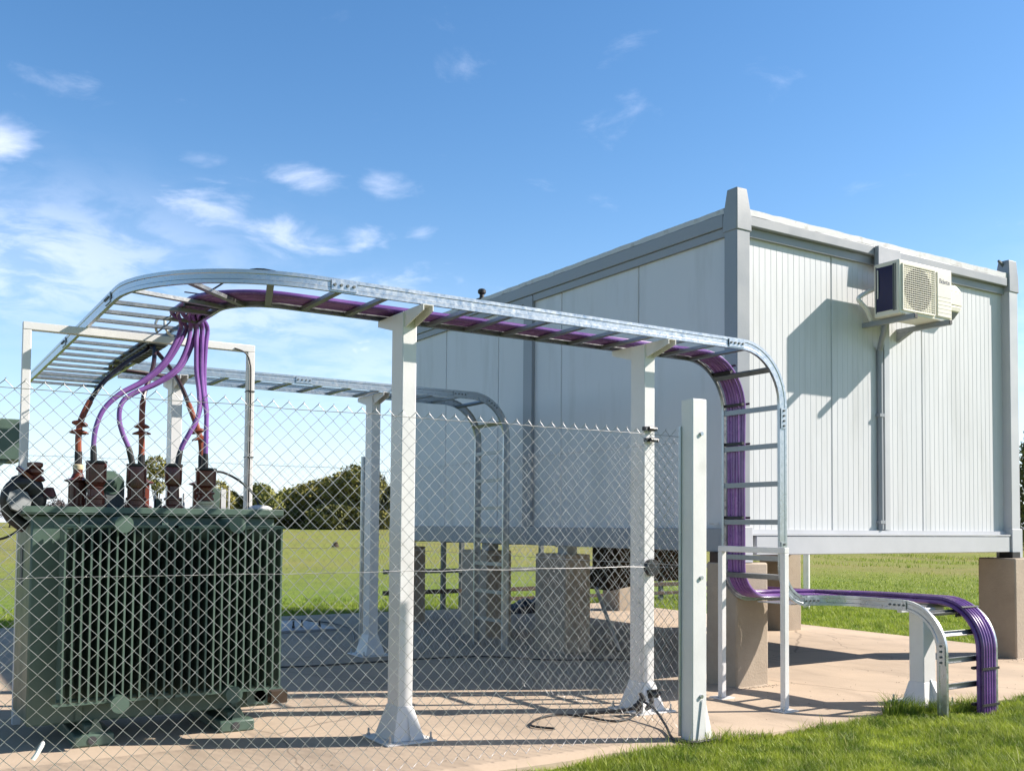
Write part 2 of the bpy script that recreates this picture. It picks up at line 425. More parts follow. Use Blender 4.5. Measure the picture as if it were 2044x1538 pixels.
# ------------------------------------------------------------------ the setting: terrain, slab
def terrain_z(x, y):
    d = math.hypot(x, y); az = math.degrees(math.atan2(x, y))
    t = min(1, max(0, (56 - az) / 22)); t = t * t * (3 - 2 * t)
    return -0.035 + t * 1.06 * min(1, max(0, (d - 24) / 71))
def make_field():
    mb = MB(); rs = [0.0, 2, 4, 6, 8, 10, 13, 16, 20, 24, 30, 38, 48, 60, 75, 95, 120, 160, 230, 340, 520, 900]
    na = 96; ring = []
    mb.v.append((0, 0, -0.035))
    for r in rs[1:]:
        for k in range(na):
            a = 2 * math.pi * k / na; x, y = r * math.sin(a), r * math.cos(a); mb.v.append((x, y, terrain_z(x, y)))
    for k in range(na): mb.f.append((0, 1 + (k + 1) % na, 1 + k))
    for i in range(len(rs) - 2):
        for k in range(na):
            a, b = 1 + i * na + k, 1 + i * na + (k + 1) % na
            mb.f.append((a, b, b + na, a + na))
    o = build('ground', mb, FIELD); o['kind'] = 'structure'
make_field()
def make_slab():
    rnd = random.Random(3); top = []
    x = -7.0
    near = []
    while x < 11.0:
        y = 4.70 + 0.02 * math.sin(x * 2.1) + rnd.uniform(-.012, .012)
        if x > 6.6: y -= min(0.20, (x - 6.6) * 0.075)
        if x < 3.2: y += 0.035 * min(3.5, 3.2 - x)
        near.append((x, y)); x += 0.16
    poly = near + [(11.0, 4.30), (11.0, 14.10), (-7.0, 14.30)]
    mb = MB(); mb.prism([(a, b, -0.25) for a, b in poly], (0, 0, 0.25))
    o = build('concrete_slab', mb, SLAB, smooth=False); o['kind'] = 'structure'
make_slab()

# ------------------------------------------------------------------ the cabin
def make_cabin():
    t = Thing('site_cabin', 'long pale grey flat roofed steel cabin raised on concrete piers', 'cabin', (5.96, 5.93, 1.145), xf=S)
    # right-hand wall with fine vertical grooves
    def grooved(axis, a0, a1, d, z0, z1, step, gw, gd, seams, sign):
        marks = []
        if step:
            k = 1
            while a0 + k * step < a1 - 0.01:
                marks.append((a0 + k * step, gw, gd)); k += 1
        marks = [m for m in marks if all(abs(m[0] - s) > 0.03 for s in seams)] + [(s, 0.011, 0.014) for s in seams]
        marks.sort(); prof = [(a0, d)]
        for c, w, g in marks: prof += [(c - w, d), (c - w * 0.35, d + g), (c + w * 0.35, d + g), (c + w, d)]
        prof += [(a1, d)]
        prof += [(a1, d + 0.06), (a0, d + 0.06)]
        mb = MB()
        P = [((a, b, z0) if axis == 'x' else (b, a, z0)) for a, b in prof]
        return mb.prism(P, (0, 0, z1 - z0))
    t.part('wall_panel', grooved('x', 6.10, 9.91, 6.022, 1.33, 3.89, 0.0714, 0.0040, 0.0017, [7.237, 8.552], 1), CABIN, angle=10)
    t.part('wall_panel', grooved('y', 6.07, 12.41, 6.015, 1.33, 3.89, 0, 0, 0, [7.274, 8.54, 9.815, 11.084], 1), CABIN, angle=10)
    t.part('wall_panel', MB().box(9.94, 10.0, 6.07, 12.41, 1.33, 3.89), CABIN)
    t.part('wall_panel', MB().box(6.10, 9.91, 12.44, 12.50, 1.33, 3.89), CABIN)
    for (x0, x1, y0, y1) in ((5.96, 6.11, 5.93, 6.08), (9.903, 10.056, 5.93, 6.08), (5.96, 6.11, 12.40, 12.55), (9.903, 10.056, 12.40, 12.55)):
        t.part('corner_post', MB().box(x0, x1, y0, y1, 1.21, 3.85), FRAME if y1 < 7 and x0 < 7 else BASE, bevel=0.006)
        b = MB(); e = 0.008; tap = x0 < 7
        def rg(ax0, ax1, ay0, ay1, z): return [(ax0, ay0, z), (ax1, ay0, z), (ax1, ay1, z), (ax0, ay1, z)]
        b.rings([rg(x0 - e, x1 + e + .008, y0 - e, y1 + e + .008, 3.845), rg(x0 - e, x1 + e + .004, y0 - e, y1 + e, 3.98),
                 rg(x0 + .004, x1 - (.028 if tap else .004), y0 + .004, y1 - .028, 4.206 if tap else 4.185)])
        t.part('corner_casting', b, FRAME, bevel=0.008)
        t.part('corner_foot', MB().box(x0 - .012, x1 + .022, y0 - .010, y1 + .02, 1.062, 1.362), BASE, bevel=0.006)
    # roof frame
    t.part('roof_beam', MB().box(6.125, 9.885, 5.936, 6.05, 3.90, 3.985), FRAME, bevel=0.006)
    t.part('roof_beam', MB().box(5.967, 6.05, 6.105, 12.39, 3.90, 4.018), FRAME, bevel=0.006)
    t.part('roof_beam', MB().box(9.96, 10.045, 6.105, 12.39, 3.90, 3.985), FRAME, bevel=0.006)
    t.part('roof_beam', MB().box(6.125, 9.885, 12.43, 12.54, 3.90, 3.985), FRAME, bevel=0.006)
    t.part('eaves_strip', MB().box(6.115, 9.90, 5.985, 6.034, 3.825, 3.897), FRAME)
    t.part('eaves_strip', MB().box(5.985, 6.014, 6.085, 12.39, 3.825, 3.897), FRAME)
    # roof sheet with slightly buckled flashing
    rnd = random.Random(5)
    b = MB()
    def flash(p0, p1, inward, z0, z1, n):
        rings = []
        p0 = Vector(p0); p1 = Vector(p1); inward = Vector(inward)
        for i in range(n + 1):
            c = p0.lerp(p1, i / n); j = rnd.uniform(-.003, .004)
            rings.append([c + Vector((0, 0, z0 + rnd.uniform(-.004, .004))), c + Vector((0, 0, z1 + j)), c + inward * 0.25 + Vector((0, 0, z1 + j + .004)), c + inward * 0.25 + Vector((0, 0, z0))])
        b.rings(rings)
    flash((6.12, 5.944, 0), (9.90, 5.944, 0), (0, 1, 0), 3.987, 4.040, 40)
    t.part('roof_trim', b, TRIM); b = MB()
    flash((5.975, 12.39, 0), (5.975, 6.10, 0), (1, 0, 0), 4.020, 4.066, 60)
    t.part('roof_trim', b, TRIM)
    t.part('roof_sheet', MB().box(6.13, 10.03, 6.1, 12.5, 3.96, 4.03), TRIM)
    # floor frame
    t.part('floor_beam', MB().box(6.19, 9.885, 5.937, 6.06, 1.123, 1.283), BASE, bevel=0.006)
    t.part('floor_sill', MB().box(6.115, 9.90, 5.931, 6.034, 1.287, 1.303).box(6.115, 9.90, 5.99, 6.034, 1.303, 1.336), BASE)
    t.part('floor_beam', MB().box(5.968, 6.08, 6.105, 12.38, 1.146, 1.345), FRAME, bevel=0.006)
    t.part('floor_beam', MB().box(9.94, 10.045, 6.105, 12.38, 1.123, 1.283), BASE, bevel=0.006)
    t.part('floor_beam', MB().box(6.19, 9.885, 12.43, 12.54, 1.123, 1.283), BASE, bevel=0.006)
    t.part('floor_deck', MB().box(6.09, 9.93, 6.07, 12.42, 1.20, 1.27), TIMBER)
    for y in (7.4, 8.7, 10.0, 11.3): t.part('floor_joist', MB().box(6.085, 9.935, y - .04, y + .04, 1.13, 1.198), FRAME)
    # vertical joint covers
    t.part('joint_post', MB().box(5.975, 6.016, 9.05, 9.225, 1.347, 3.895), FRAME, bevel=0.005)
    t.part('joint_post', MB().box(7.935, 8.015, 5.985, 6.036, 1.338, 3.82), BASE, bevel=0.004)
    t.part('joint_cover', MB().frustum((7.727, 8.06, 5.885, 5.934, 3.792), (7.735, 8.06, 5.89, 5.934, 3.978)), FRAME, bevel=0.006)
    # small fittings
    t.part('roof_vent', MB().lathe((6.02, 10.22, 4.06), [(.075, 0), (.075, .012), (.03, .03), (.026, .07), (.036, .075), (.05, .09), (.05, .12), (.035, .135), (.02, .14)], 14), BLACK)
    b = MB(); b.tube(catmull([(9.93, 6.0, 3.99), (9.925, 6.0, 4.08), (9.90, 6.0, 4.14), (9.83, 6.0, 4.175)]), [.012] * 12 + [.016] * 6 + [.012], 6)
    b.box(9.915, 9.945, 5.98, 6.02, 3.985, 4.03)
    t.part('cable_hook', b, LEADGREY)
    t.part('data_plate', MB().box(5.961, 5.966, 6.15, 6.26, 1.375, 1.39), TRIM)
    for (x, z) in ((8.9, 2.75), (9.42, 2.1), (9.45, 2.06), (9.44, 2.13), (7.0, 1.9), (8.3, 1.75)): t.part('rivet', MB().box(x - .006, x + .006, 6.029, 6.036, z - .006, z + .006), SEAM)
make_cabin()

# air conditioner
def make_ac():
    t = Thing('air_conditioner', 'ivory outdoor air conditioner unit on wall brackets under cabin roof edge', 'air conditioner', (7.9, 5.65, 3.25), xf=SA)
    x0, x1, y0, y1, z0, z1 = 7.53, 8.295, 5.52, 5.785, 3.255, 3.74
    c = t.part('casing', MB().box(x0, x1, y0, y1, z0, z1), ACWHITE, bevel=0.010)
    t.part('coil', MB().box(x0 - .004, x0 + .02, 5.585, 5.755, 3.30, 3.70), NAVY)
    b = MB()
    for y in (5.555, 5.57): b.box(x0 - .005, x0 + .01, y - .003, y + .003, 3.29, 3.71)
    b.box(x0 - .006, x0 + .01, 5.576, 5.584, 3.29, 3.71).box(x0 - .006, x0 + .01, 5.756, 5.764, 3.29, 3.71)
    t.part('coil_frame', b, LEADGREY)
    t.part('carry_handle', MB().tube(catmull([(x0 - .004, 5.742, 3.68), (x0 - .012, 5.735, 3.60), (x0 - .012, 5.735, 3.50), (x0 - .004, 5.742, 3.42)]), .006, 6), ACWHITE)
    cx, cz, rr = 7.795, 3.497, 0.192
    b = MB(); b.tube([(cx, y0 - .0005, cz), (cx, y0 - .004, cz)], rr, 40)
    t.part('fan_shade_disc', b, FANDARK)  # flat dark disc on the casing; shade of the fan recess as colour
    b = MB()
    for k in range(5):
        a = k * 2 * math.pi / 5
        b.prism([(cx + .03 * math.cos(a), y0 - .006, cz + .03 * math.sin(a)), (cx + .17 * math.cos(a - .25), y0 - .006, cz + .17 * math.sin(a - .25)),
                 (cx + .17 * math.cos(a + .45), y0 - .006, cz + .17 * math.sin(a + .45)), (cx + .04 * math.cos(a + .8), y0 - .006, cz + .04 * math.sin(a + .8))], (0, .001, 0))
    t.part('fan_blade', b, mat('fan_grey', (0.06, 0.055, 0.045), 0.5))
    b = MB(); x = 7.57
    for k in range(21):
        z = 3.30 + k * 0.0197; b.box(7.575, 8.02, y0 - .013, y0 - .009, z - .0031, z + .0031)
    for k in range(15):
        x = 7.585 + k * 0.0302; b.box(x - .0014, x + .0014, y0 - .0085, y0 - .0055, 3.295, 3.70)
    b.box(7.565, 7.575, y0 - .014, y0 + .002, 3.288, 3.706).box(8.02, 8.03, y0 - .014, y0 + .002, 3.288, 3.706)
    b.box(7.5755, 8.0195, y0 - .014, y0 + .002, 3.286, 3.296).box(7.5755, 8.0195, y0 - .014, y0 + .002, 3.698, 3.708)
    t.part('fan_grille', b, ACWHITE)
    sc = t.part('service_cover', MB().box(8.055, 8.27, y0 - .016, y0 + .002, 3.285, 3.70), ACWHITE, bevel=0.012)
    b = MB()
    for k in range(5): b.box(8.065, 8.258, y0 - .0175, y0 - .0155, 3.325 + k * .036, 3.3285 + k * .036)
    t.part('cover_groove', b, mat('groove_grey', (0.42, 0.40, 0.35), 0.6), under=sc)
    # maker's lettering on the cover
    cu = bpy.data.curves.new('lettering', 'FONT'); cu.body = 'Bidsetas'; cu.size = 0.057; cu.extrude = 0.0006; cu.align_x = 'CENTER'; cu.space_character = 0.92
    to = bpy.data.objects.new('tmp', cu); col.objects.link(to)
    me = bpy.data.meshes.new_from_object(to.evaluated_get(bpy.context.evaluated_depsgraph_get()))
    bpy.data.objects.remove(to)
    mb = MB(); mb.v = [(8.163 + v.co.x * 0.92, y0 - .0168 - v.co.z, 3.595 + v.co.y * 1.15) for v in me.vertices]; mb.f = [tuple(p.vertices) for p in me.polygons]
    t.part('lettering', mb, INK, under=sc)
    cw = Thing('vent_cowl', 'small white rounded vent cowl on the cabin wall just right of the air conditioner', 'vent cowl', (8.9, 6.0, 3.6), xf=S)
    cw.part('hood', MB().frustum((8.72, 8.985, 5.895, 6.021, 3.50), (8.72, 9.015, 5.885, 6.021, 3.56)).frustum((8.72, 9.015, 5.885, 6.021, 3.56), (8.72, 9.015, 5.885, 6.021, 3.70)).frustum((8.72, 9.015, 5.885, 6.021, 3.70), (8.74, 8.97, 5.92, 6.021, 3.775)), ACWHITE, bevel=0.012)
    cw.part('louvre', MB().frustum((8.74, 8.93, 5.93, 6.02, 3.43), (8.74, 8.97, 5.90, 6.02, 3.498)), LEADGREY)
    t.part('refrigerant_pipe', MB().tube(catmull([(7.64, 5.86, 3.55), (7.55, 5.87, 3.512), (7.45, 5.87, 3.46), (7.42, 5.87, 3.43), (7.46, 5.87, 3.40), (7.55, 5.88, 3.35), (7.64, 5.90, 3.26)]), .02, 10), RAG)
    w = Thing('wall_bracket', 'grey steel wall bracket with two arms carrying the air conditioner', 'bracket', (7.9, 6.0, 3.2), xf=SA)
    for x in (7.635, 8.135):
        b = MB(); b.box(x - .022, x + .022, 5.43, 6.034, 3.206, 3.252)
        w.part('arm', b, FRAME, bevel=.003)
        w.part('end_cap', MB().box(x - .018, x + .018, 5.424, 5.429, 3.21, 3.248), SEAM)
    b = MB(); b.box(7.60, 8.17, 6.0, 6.033, 3.253, 3.30).prism([(8.11, 6.033, 3.205), (8.11, 5.83, 3.205), (8.11, 6.033, 3.10)], (.05, 0, 0))
    w.part('wall_plate', b, FRAME, bevel=.003)
    p = Thing('drain_pipe', 'thin grey drain pipe down the cabin wall below the air conditioner', 'pipe', (7.89, 6.0, 1.34), xf=S)
    p.part('pipe', MB().tube(catmull([(7.74, 5.80, 3.262), (7.77, 5.86, 3.18), (7.86, 5.97, 3.06), (7.885, 5.998, 2.9), (7.885, 5.998, 2.0), (7.885, 5.998, 1.345)], 5), .026, 12), FRAME)
    for z in (1.40, 2.4): p.part('pipe_clip', MB().box(7.85, 7.915, 5.97, 6.033, z, z + .03), FRAME)
make_ac()

# piers
def make_piers():
    def pier(x, y, w, d, h): return Thing('concrete_pier', '', 'pier', (x, y, 0), 'concrete piers under the cabin')
    spec = [(6.11, 6.09, .385, .37, 'tan concrete pier under the near cabin corner behind the small white frame'),
            (10.06, 5.99, .46, .43, 'tan concrete pier at the far right edge under the cabin corner'),
            (6.14, 8.63, .345, .58, 'wide tan concrete pier under cabin side between the two tall trays'),
            (6.17, 10.30, .36, .62, 'shaded concrete pier standing behind the far ladder legs'),
            (6.14, 12.52, .36, .45, 'shaded concrete pier seen between the two tall white columns'),
            (10.03, 9.16, .36, .42, 'small sunlit concrete pier seen past the near corner pier'),
            (10.03, 12.6, .36, .42, 'concrete pier under the hidden rear cabin corner')]
    for i, (x, y, w, d, lab) in enumerate(spec):
        t = Thing('concrete_pier', lab, 'pier', (x, y, 0), 'concrete piers under the cabin')
        top = 1.052
        b = MB(); b.frustum((x, x + w, y, y + d, -0.02), (x + .004, x + w - .004, y + .004, y + d - .004, top))
        t.part('shaft', b, PIER, bevel=0.016)
        if i in (2, 3, 5):
            t.part('packer', MB().box(x + .06, x + .20, y + .06, y + .22, top - .004, 1.139 if i < 5 else 1.115), FRAME)
        else:
            t.part('packer', MB().box(x + .10, x + .24, y + .09, y + .24, top - .004, 1.116 if i else 1.054 + .004), BLACK)
        if i == 0:
            b = MB(); b.box(x + .01, x + .15, y + .18, y + .33, top - .004, 1.139); t.part('packer', b, TIMBER)
        # rough mortar skirt where the pier meets the slab
        if i in (0, 1, 2):
            rnd = random.Random(i); b = MB()
            n = 26; ring0 = []; ring1 = []
            per = [(x, y), (x + w, y), (x + w, y + d), (x, y + d)]
            for k in range(n):
                s = k / n * 4; e = int(s); f = s - e; a = per[e]; c = per[(e + 1) % 4]
                px, py = a[0] + (c[0] - a[0]) * f, a[1] + (c[1] - a[1]) * f
                mx, my = px - (x + w / 2), py - (y + d / 2); l = math.hypot(mx, my); o = rnd.uniform(.01, .035)
                ring0.append((px + mx / l * o, py + my / l * o, -.004)); ring1.append((px - mx / l * .01, py - my / l * .01, rnd.uniform(.004, .022)))
            b.rings([ring0, ring1]); t.part('mortar', b, PIER)
make_piers()

# ------------------------------------------------------------------ cable ladders
class Path:
    def __init__(self, P, T, N):
        self.P = Vector(P); self.T = Vector(T).normalized(); self.N = Vector(N).normalized(); self.s = 0.0; self.smp = []; self._add()
    def W(self): return self.N.cross(self.T)
    def _add(self): self.smp.append((self.s, self.P.copy(), self.T.copy(), self.N.copy()))
    def straight(self, L, n=None):
        n = n or max(1, int(L / 0.25)); p0 = self.P.copy(); s0 = self.s
        for i in range(1, n + 1): self.P = p0 + self.T * (L * i / n); self.s = s0 + L * i / n; self._add()
        return self
    def bend(self, kind, r, deg=90, n=14):
        T0, N0, W0, P0, s0 = self.T.copy(), self.N.copy(), self.W(), self.P.copy(), self.s
        for i in range(1, n + 1):
            a = R(deg) * i / n; c, s = math.cos(a), math.sin(a)
            if kind == 'down': D = -N0
            elif kind == 'up': D = N0
            elif kind == 'left': D = W0
            else: D = -W0
            self.T = T0 * c + D * s
            if kind == 'down': self.N = N0 * c + T0 * s
            elif kind == 'up': self.N = N0 * c - T0 * s
            C = P0 + D * r
            self.P = C - D * (r * c) + T0 * (r * s)
            self.s = s0 + r * a; self._add()
        return self
    def at(self, s):
        S_ = self.smp
        for i in range(len(S_) - 1):
            if S_[i + 1][0] >= s - 1e-9:
                a, b = S_[i], S_[i + 1]; f = (s - a[0]) / max(1e-9, b[0] - a[0]); f = min(1, max(0, f))
                T = a[2].lerp(b[2], f).normalized(); N = a[3].lerp(b[3], f).normalized()
                return a[1].lerp(b[1], f), T, N
        return S_[-1][1], S_[-1][2], S_[-1][3]
    def off(self, smp, w, n):
        s, P, T, N = smp; return P + N.cross(T) * w + N * n

HW = 0.32
def rail(path, side, t, lo=0.0, hi=1e9):
    o = HW * side; q = -side
    prof = [(o, 0), (o, .021), (o + q * .0035, .025), (o + q * .0035, .055), (o, .059), (o, .08), (o + q * .024, .08), (o + q * .024, .077), (o + q * .003, .077), (o + q * .003, .060), (o + q * .0065, .056), (o + q * .0065, .024), (o + q * .003, .020), (o + q * .003, .003), (o + q * .024, .003), (o + q * .024, 0)]
    if side < 0: prof = prof[::-1]
    rings = [[path.off(m, w, n) for w, n in prof] for m in path.smp if lo <= m[0] <= hi]
    t.part('rail', MB().rings(rings), GALV, angle=30)
def rung(path, s, t):
    P, T, N = path.at(s); W = N.cross(T)
    prof = [(-.02, .0045), (.02, .0045), (.02, .027), (.017, .027), (.017, .0075), (-.017, .0075), (-.017, .027), (-.02, .027)]
    rings = [[P + W * w + T * a + N * n for a, n in prof] for w in (-(HW - .0045), HW - .0045)]
    return t.part('rung', MB().rings(rings), RUNG, angle=30)
def splice(path, s, side, t, L=0.16, nb=4):
    P, T, N = path.at(s); W = N.cross(T); o = (HW + .0045) * side
    b = MB(); c = P + W * o + N * .04
    b.bar(c - T * L / 2, c + T * L / 2, .006, .062, up=N)
    pl = t.part('splice_plate', b, GALV)
    for k in range(nb):
        q = c + T * (L * ((k + .5) / nb - .5))
        t.part('bolt', MB().tube([q, q + W * (side * .012)], .0085, 8), LEADGREY, under=pl)
def cleat(path, s, w0, w1, t, n1=.085):
    P, T, N = path.at(s); W = N.cross(T); b = MB()
    c = P + W * ((w0 + w1) / 2)
    b.bar(c + N * .02 - T * .012, c + N * .02 + T * .012, abs(w1 - w0) + .01, .012, up=N)
    b.bar(c + N * n1 - T * .009, c + N * n1 + T * .009, abs(w1 - w0) + .015, .005, up=N)
    for w in (w0 - .006, w1 + .006): b.bar(P + W * w + N * .02 - T * .009, P + W * w + N * .02 + T * .009, .005, .03, up=N)
    t.part('cable_tie', b, BLACK)

CW = [0.283 - 0.0335 * i for i in range(6)] + [0.266, 0.2325]
CN = [.0465] * 6 + [.0760] * 2
CR = 0.0158

YS = 10.80
main = Path((1.48, YS, 2.715), (0, -1, 0), (0, 0, 1))
main.straight(YS - 6.39).bend('left', 0.63)
s_bend_end = main.s
main.straight(5.53 - 2.11).bend('down', 0.40)
main.straight(2.315 - 1.035)
s_up = main.s
main.bend('up', 0.30)
s_bottom = main.s
main.straight(0.02, 1).bend('right', 0.62)
s_turn = main.s
main.straight(0.34).bend('down', 0.29)
main.straight(0.50)
def make_main_tray():
    t = Thing('cable_ladder', 'galvanised cable ladder carrying purple cables over the fence and down the cabin corner', 'cable ladder', (1.48, 10.3, 2.715))
    rail(main, 1, t); rail(main, -1, t)
    s = 0.06
    while s < main.s - 0.1:
        if not (s_up - 0.22 < s < s_bottom + 0.28): rung(main, s, t)
        s += 0.322 if s < s_bend_end else (0.302 if s < s_turn else 0.19)
    for s in (s_up - .075, s_up + .075): rung(main, s, t)
    for s, sd in ((2.4, -1), (4.2, -1), (s_bend_end + .15, -1), (s_bend_end + 3.35, -1), (s_bend_end + 3.3, 1), (s_bend_end + 4.15, -1), (s_bend_end + 5.2, -1), (s_bottom + .1, -1), (s_turn + .3, -1), (s_turn + .8, -1), (s_turn + .8, 1)): splice(main, s, sd, t)
    for s in (YS - 6.38, s_bend_end + 3.72, s_bend_end + 4.0, s_bend_end + 4.32, s_bend_end + 4.93, s_turn + .52, s_turn + .93, s_turn + 1.2): cleat(main, s, .10, .30, t, .098)
    # loading plate at the foot of the drop
    P, T, N = main.at(s_bottom + .05); b = MB(); b.box(6.12, 6.62, 5.50, 5.86, .741, .747)
    t.part('turning_plate', b, GALV)
make_main_tray()

far = Path((1.835, 9.56, 2.715), (1, 0, 0), (0, 0, 1))
far.straight(5.34 - 1.835).bend('down', 0.40); far.straight(2.315 - 0.0)
def make_far_tray():
    t = Thing('cable_ladder', 'empty galvanised cable ladder further back dropping beside the shaded cabin wall', 'cable ladder', (5.74, 9.56, 0))
    rail(far, 1, t); rail(far, -1, t)
    s = 0.25
    while s < far.s - .1: rung(far, s, t); s += 0.31
    for s in (1.6, 3.35, 3.75): splice(far, s, -1, t)
    # linking angle to the first ladder
    t.part('link_angle', MB().bar((1.165, 10.28, 2.75), (1.80, 10.28, 2.75), .006, .06), GALV)
make_far_tray()

# purple power cables
drops = {
 'A': [(1.698,6.93,2.738),(1.656,6.91,2.592),(1.566,6.89,2.426),(1.435,6.87,2.294),(1.289,6.84,2.195),(1.190,6.82,2.087),(1.141,6.80,1.969),(1.128,6.80,1.855),(1.131,6.80,1.72)],
 'B': [(1.759,6.93,2.745),(1.731,6.91,2.565),(1.655,6.89,2.400),(1.516,6.87,2.284),(1.367,6.84,2.201),(1.296,6.82,2.128),(1.279,6.80,2.026),(1.303,6.80,1.930),(1.343,6.80,1.834),(1.373,6.80,1.71)],
 'C': [(1.796,6.93,2.750),(1.791,6.91,2.572),(1.790,6.89,2.395),(1.804,6.87,2.256),(1.802,6.84,2.132),(1.779,6.82,2.043),(1.729,6.80,1.954),(1.678,6.80,1.850),(1.654,6.80,1.72)],
 'D': [(1.834,6.93,2.754),(1.829,6.91,2.576),(1.824,6.89,2.399),(1.831,6.87,2.258),(1.847,6.84,2.118),(1.847,6.82,2.013),(1.841,6.80,1.875),(1.840,6.80,1.71)]}
def make_cables():
    s0 = YS - 6.72
    order = [('D', 0), ('D', 1), ('C', 0), ('C', 1), ('B', 0), ('B', 1), ('A', 0), ('A', 1)]
    wi = [0, 6, 1, 7, 2, 3, 4, 5]
    labs = {'A': 'purple power cable curving far left to the leftmost brown bushing', 'B': 'purple power cable bowing left into the second brown bushing',
            'C': 'purple power cable slanting into the third brown bushing', 'D': 'purple power cable hanging almost straight into the rightmost brown bushing'}
    rnd = random.Random(2)
    for (k, j), w in zip(order, wi):
        d = [Vector(p) + Vector((j * (.036 * max(0, 1 - i / 5) + .006), .030 * j, .004 * j)) for i, p in enumerate(drops[k])]
        d = d[::-1]
        tr = []
        for m in main.smp:
            if m[0] < s0: continue
            wob = .0035 * math.sin(m[0] * 2.3 + w * 1.7) + .002 * math.sin(m[0] * 5.1 + w * 2.9)
            tr.append(main.off(m, CW[w] + wob, CN[w] + .002 + .0022 * math.sin(m[0] * 3.1 + w)))
        head = catmull(d[:-1] + [d[-2].lerp(d[-1], .8)] + [tr[0] + Vector((0, .12, -.012)), tr[0]], 5)
        o = Thing('power_cable', labs[k], 'cable', d[0], 'purple power cables')
        o.part('sheath', MB().tube(head[:-1] + tr, CR, 10), PURPLE)
        h = [p for p in head if p.z < 1.86]
        o.part('heat_shrink', MB().tube(h, [CR + .004] * (len(h) - 2) + [CR + .002, CR * .9], 10), BLACK)
    # two more cables join the foot run from under the cabin
    for i in range(3):
        wv = .283 - .033 * i
        pts = [(6.62 - .03 * i, 6.95, .815), (6.66 - .03 * i, 6.5, .815), (6.76 - .03 * i, 6.05, .812)]
        for m in main.smp:
            if m[0] > s_turn - .42: pts.append(main.off(m, .199 - .0335 * i, .0760))
        o = Thing('power_cable', 'purple power cable coming from under the cabin onto the low curved ladder', 'cable', pts[0], 'purple cables from under the cabin')
        o.part('sheath', MB().tube(catmull(pts[:5], 4)[:-1] + pts[4:], CR, 10), PURPLE)
make_cables()

# ------------------------------------------------------------------ white support columns
def column_parts(t, x, y, H, w=.10, d=.16, arm=.33, sk=(.108, .140, .215)):
    t.part('shaft', MB().box(x - w / 2, x + w / 2, y - d / 2, y + d / 2, .012, H), WHITE, bevel=.006)
    b = MB(); b.box(x - .17, x + .17, y - .19, y + .19, .0, .012)
    pl = t.part('base_plate', b, WHITE, bevel=.003)
    for a in (-.14, .14):
        for c in (-.16, .16): t.part('anchor_bolt', MB().lathe((x + a, y + c, .012), [(.013, 0), (.013, .012), (.007, .013), (.007, .045)], 8), GALV, under=pl)
    e = .004
    # flared skirt welded round the foot, with a stiffening fin on the front
    e = .003
    g = MB(); g.frustum((x - sk[0], x + sk[0], y - sk[1], y + sk[1], .0125), (x - w / 2 - e, x + w / 2 + e, y - d / 2 - e, y + d / 2 + e, sk[2]))
    t.part('skirt', g, WHITE, bevel=.003)
    g = MB(); g.prism([(x + .004, y - d / 2 - .004, .19), (x + .004, y - .165, .0128), (x + .004, y - .10, .0128), (x + .004, y - d / 2 + .01, .20)], (.007, 0, 0))
    t.part('gusset', g, WHITE)
    if arm:
        for sg in (-1, 1):
            a = MB(); y0 = y + sg * d / 2; y1 = y + sg * arm
            a.prism([(x - .035, y0, H + .004), (x - .035, y1, H + .004), (x - .035, y1, H - .035), (x - .035, y0, H - .10)], (.006, 0, 0))
            a.prism([(x + .03, y0, H + .004), (x + .03, y1, H + .004), (x + .03, y1, H - .035), (x + .03, y0, H - .10)], (.006, 0, 0))
            a.box(x - .0285, x + .0295, min(y0, y1), max(y0, y1), H - .002, H + .0035)
            t.part('arm', a, WHITE)
def make_columns():
    g = 'white columns under the cable ladders'
    t = Thing('support_column', 'white steel column nearest the camera under the ladder with flared foot', 'column', (2.80, 5.73, 0), g)
    column_parts(t, 2.80, 5.73, 2.705)
    for (x, y, lab) in ((4.78, 5.73, 'white steel column with black clamps beside the fence end post'),
                        (4.32, 9.56, 'shaded white column under the far ladder next to the thin pole'),
                        (2.29, 9.56, 'white column of the far ladder rising behind the transformer bushings')):
        c = copy_thing(t.o, (x, y, 0), lab, g)
        if x == 4.78:
            base = (x, y, 0)
            for z, h, dx in ((2.073, .03, -.02), (1.992, .026, -.005), (.133, .06, .02)):
                b = MB(); b.box(x - .055 + dx, x + .045 + dx, y - .115, y - .085, z - h / 2, z + h / 2); b.tube([(x + dx - .03, y - .13, z), (x + dx + .05, y - .12, z)], .016, 8)
                build('strap_clamp', b, BLACK, c, base)
            b = MB(); b.tube([(x + .005, y - .084, 1.053), (x + .005, y - .125, 1.053)], .062, 18)
            build('cable_grommet', b, BLACK, c, base)
    t = Thing('support_column', 'short white stub column under the low curved ladder', 'column', (6.86, 4.86, 0))
    column_parts(t, 6.88, 4.86, .742, .15, .13, .0, (.12, .10, .17))
    t.part('head_arm', MB().box(6.60, 7.13, 4.84, 4.88, .712, .741), WHITE, bevel=.003)
make_columns()

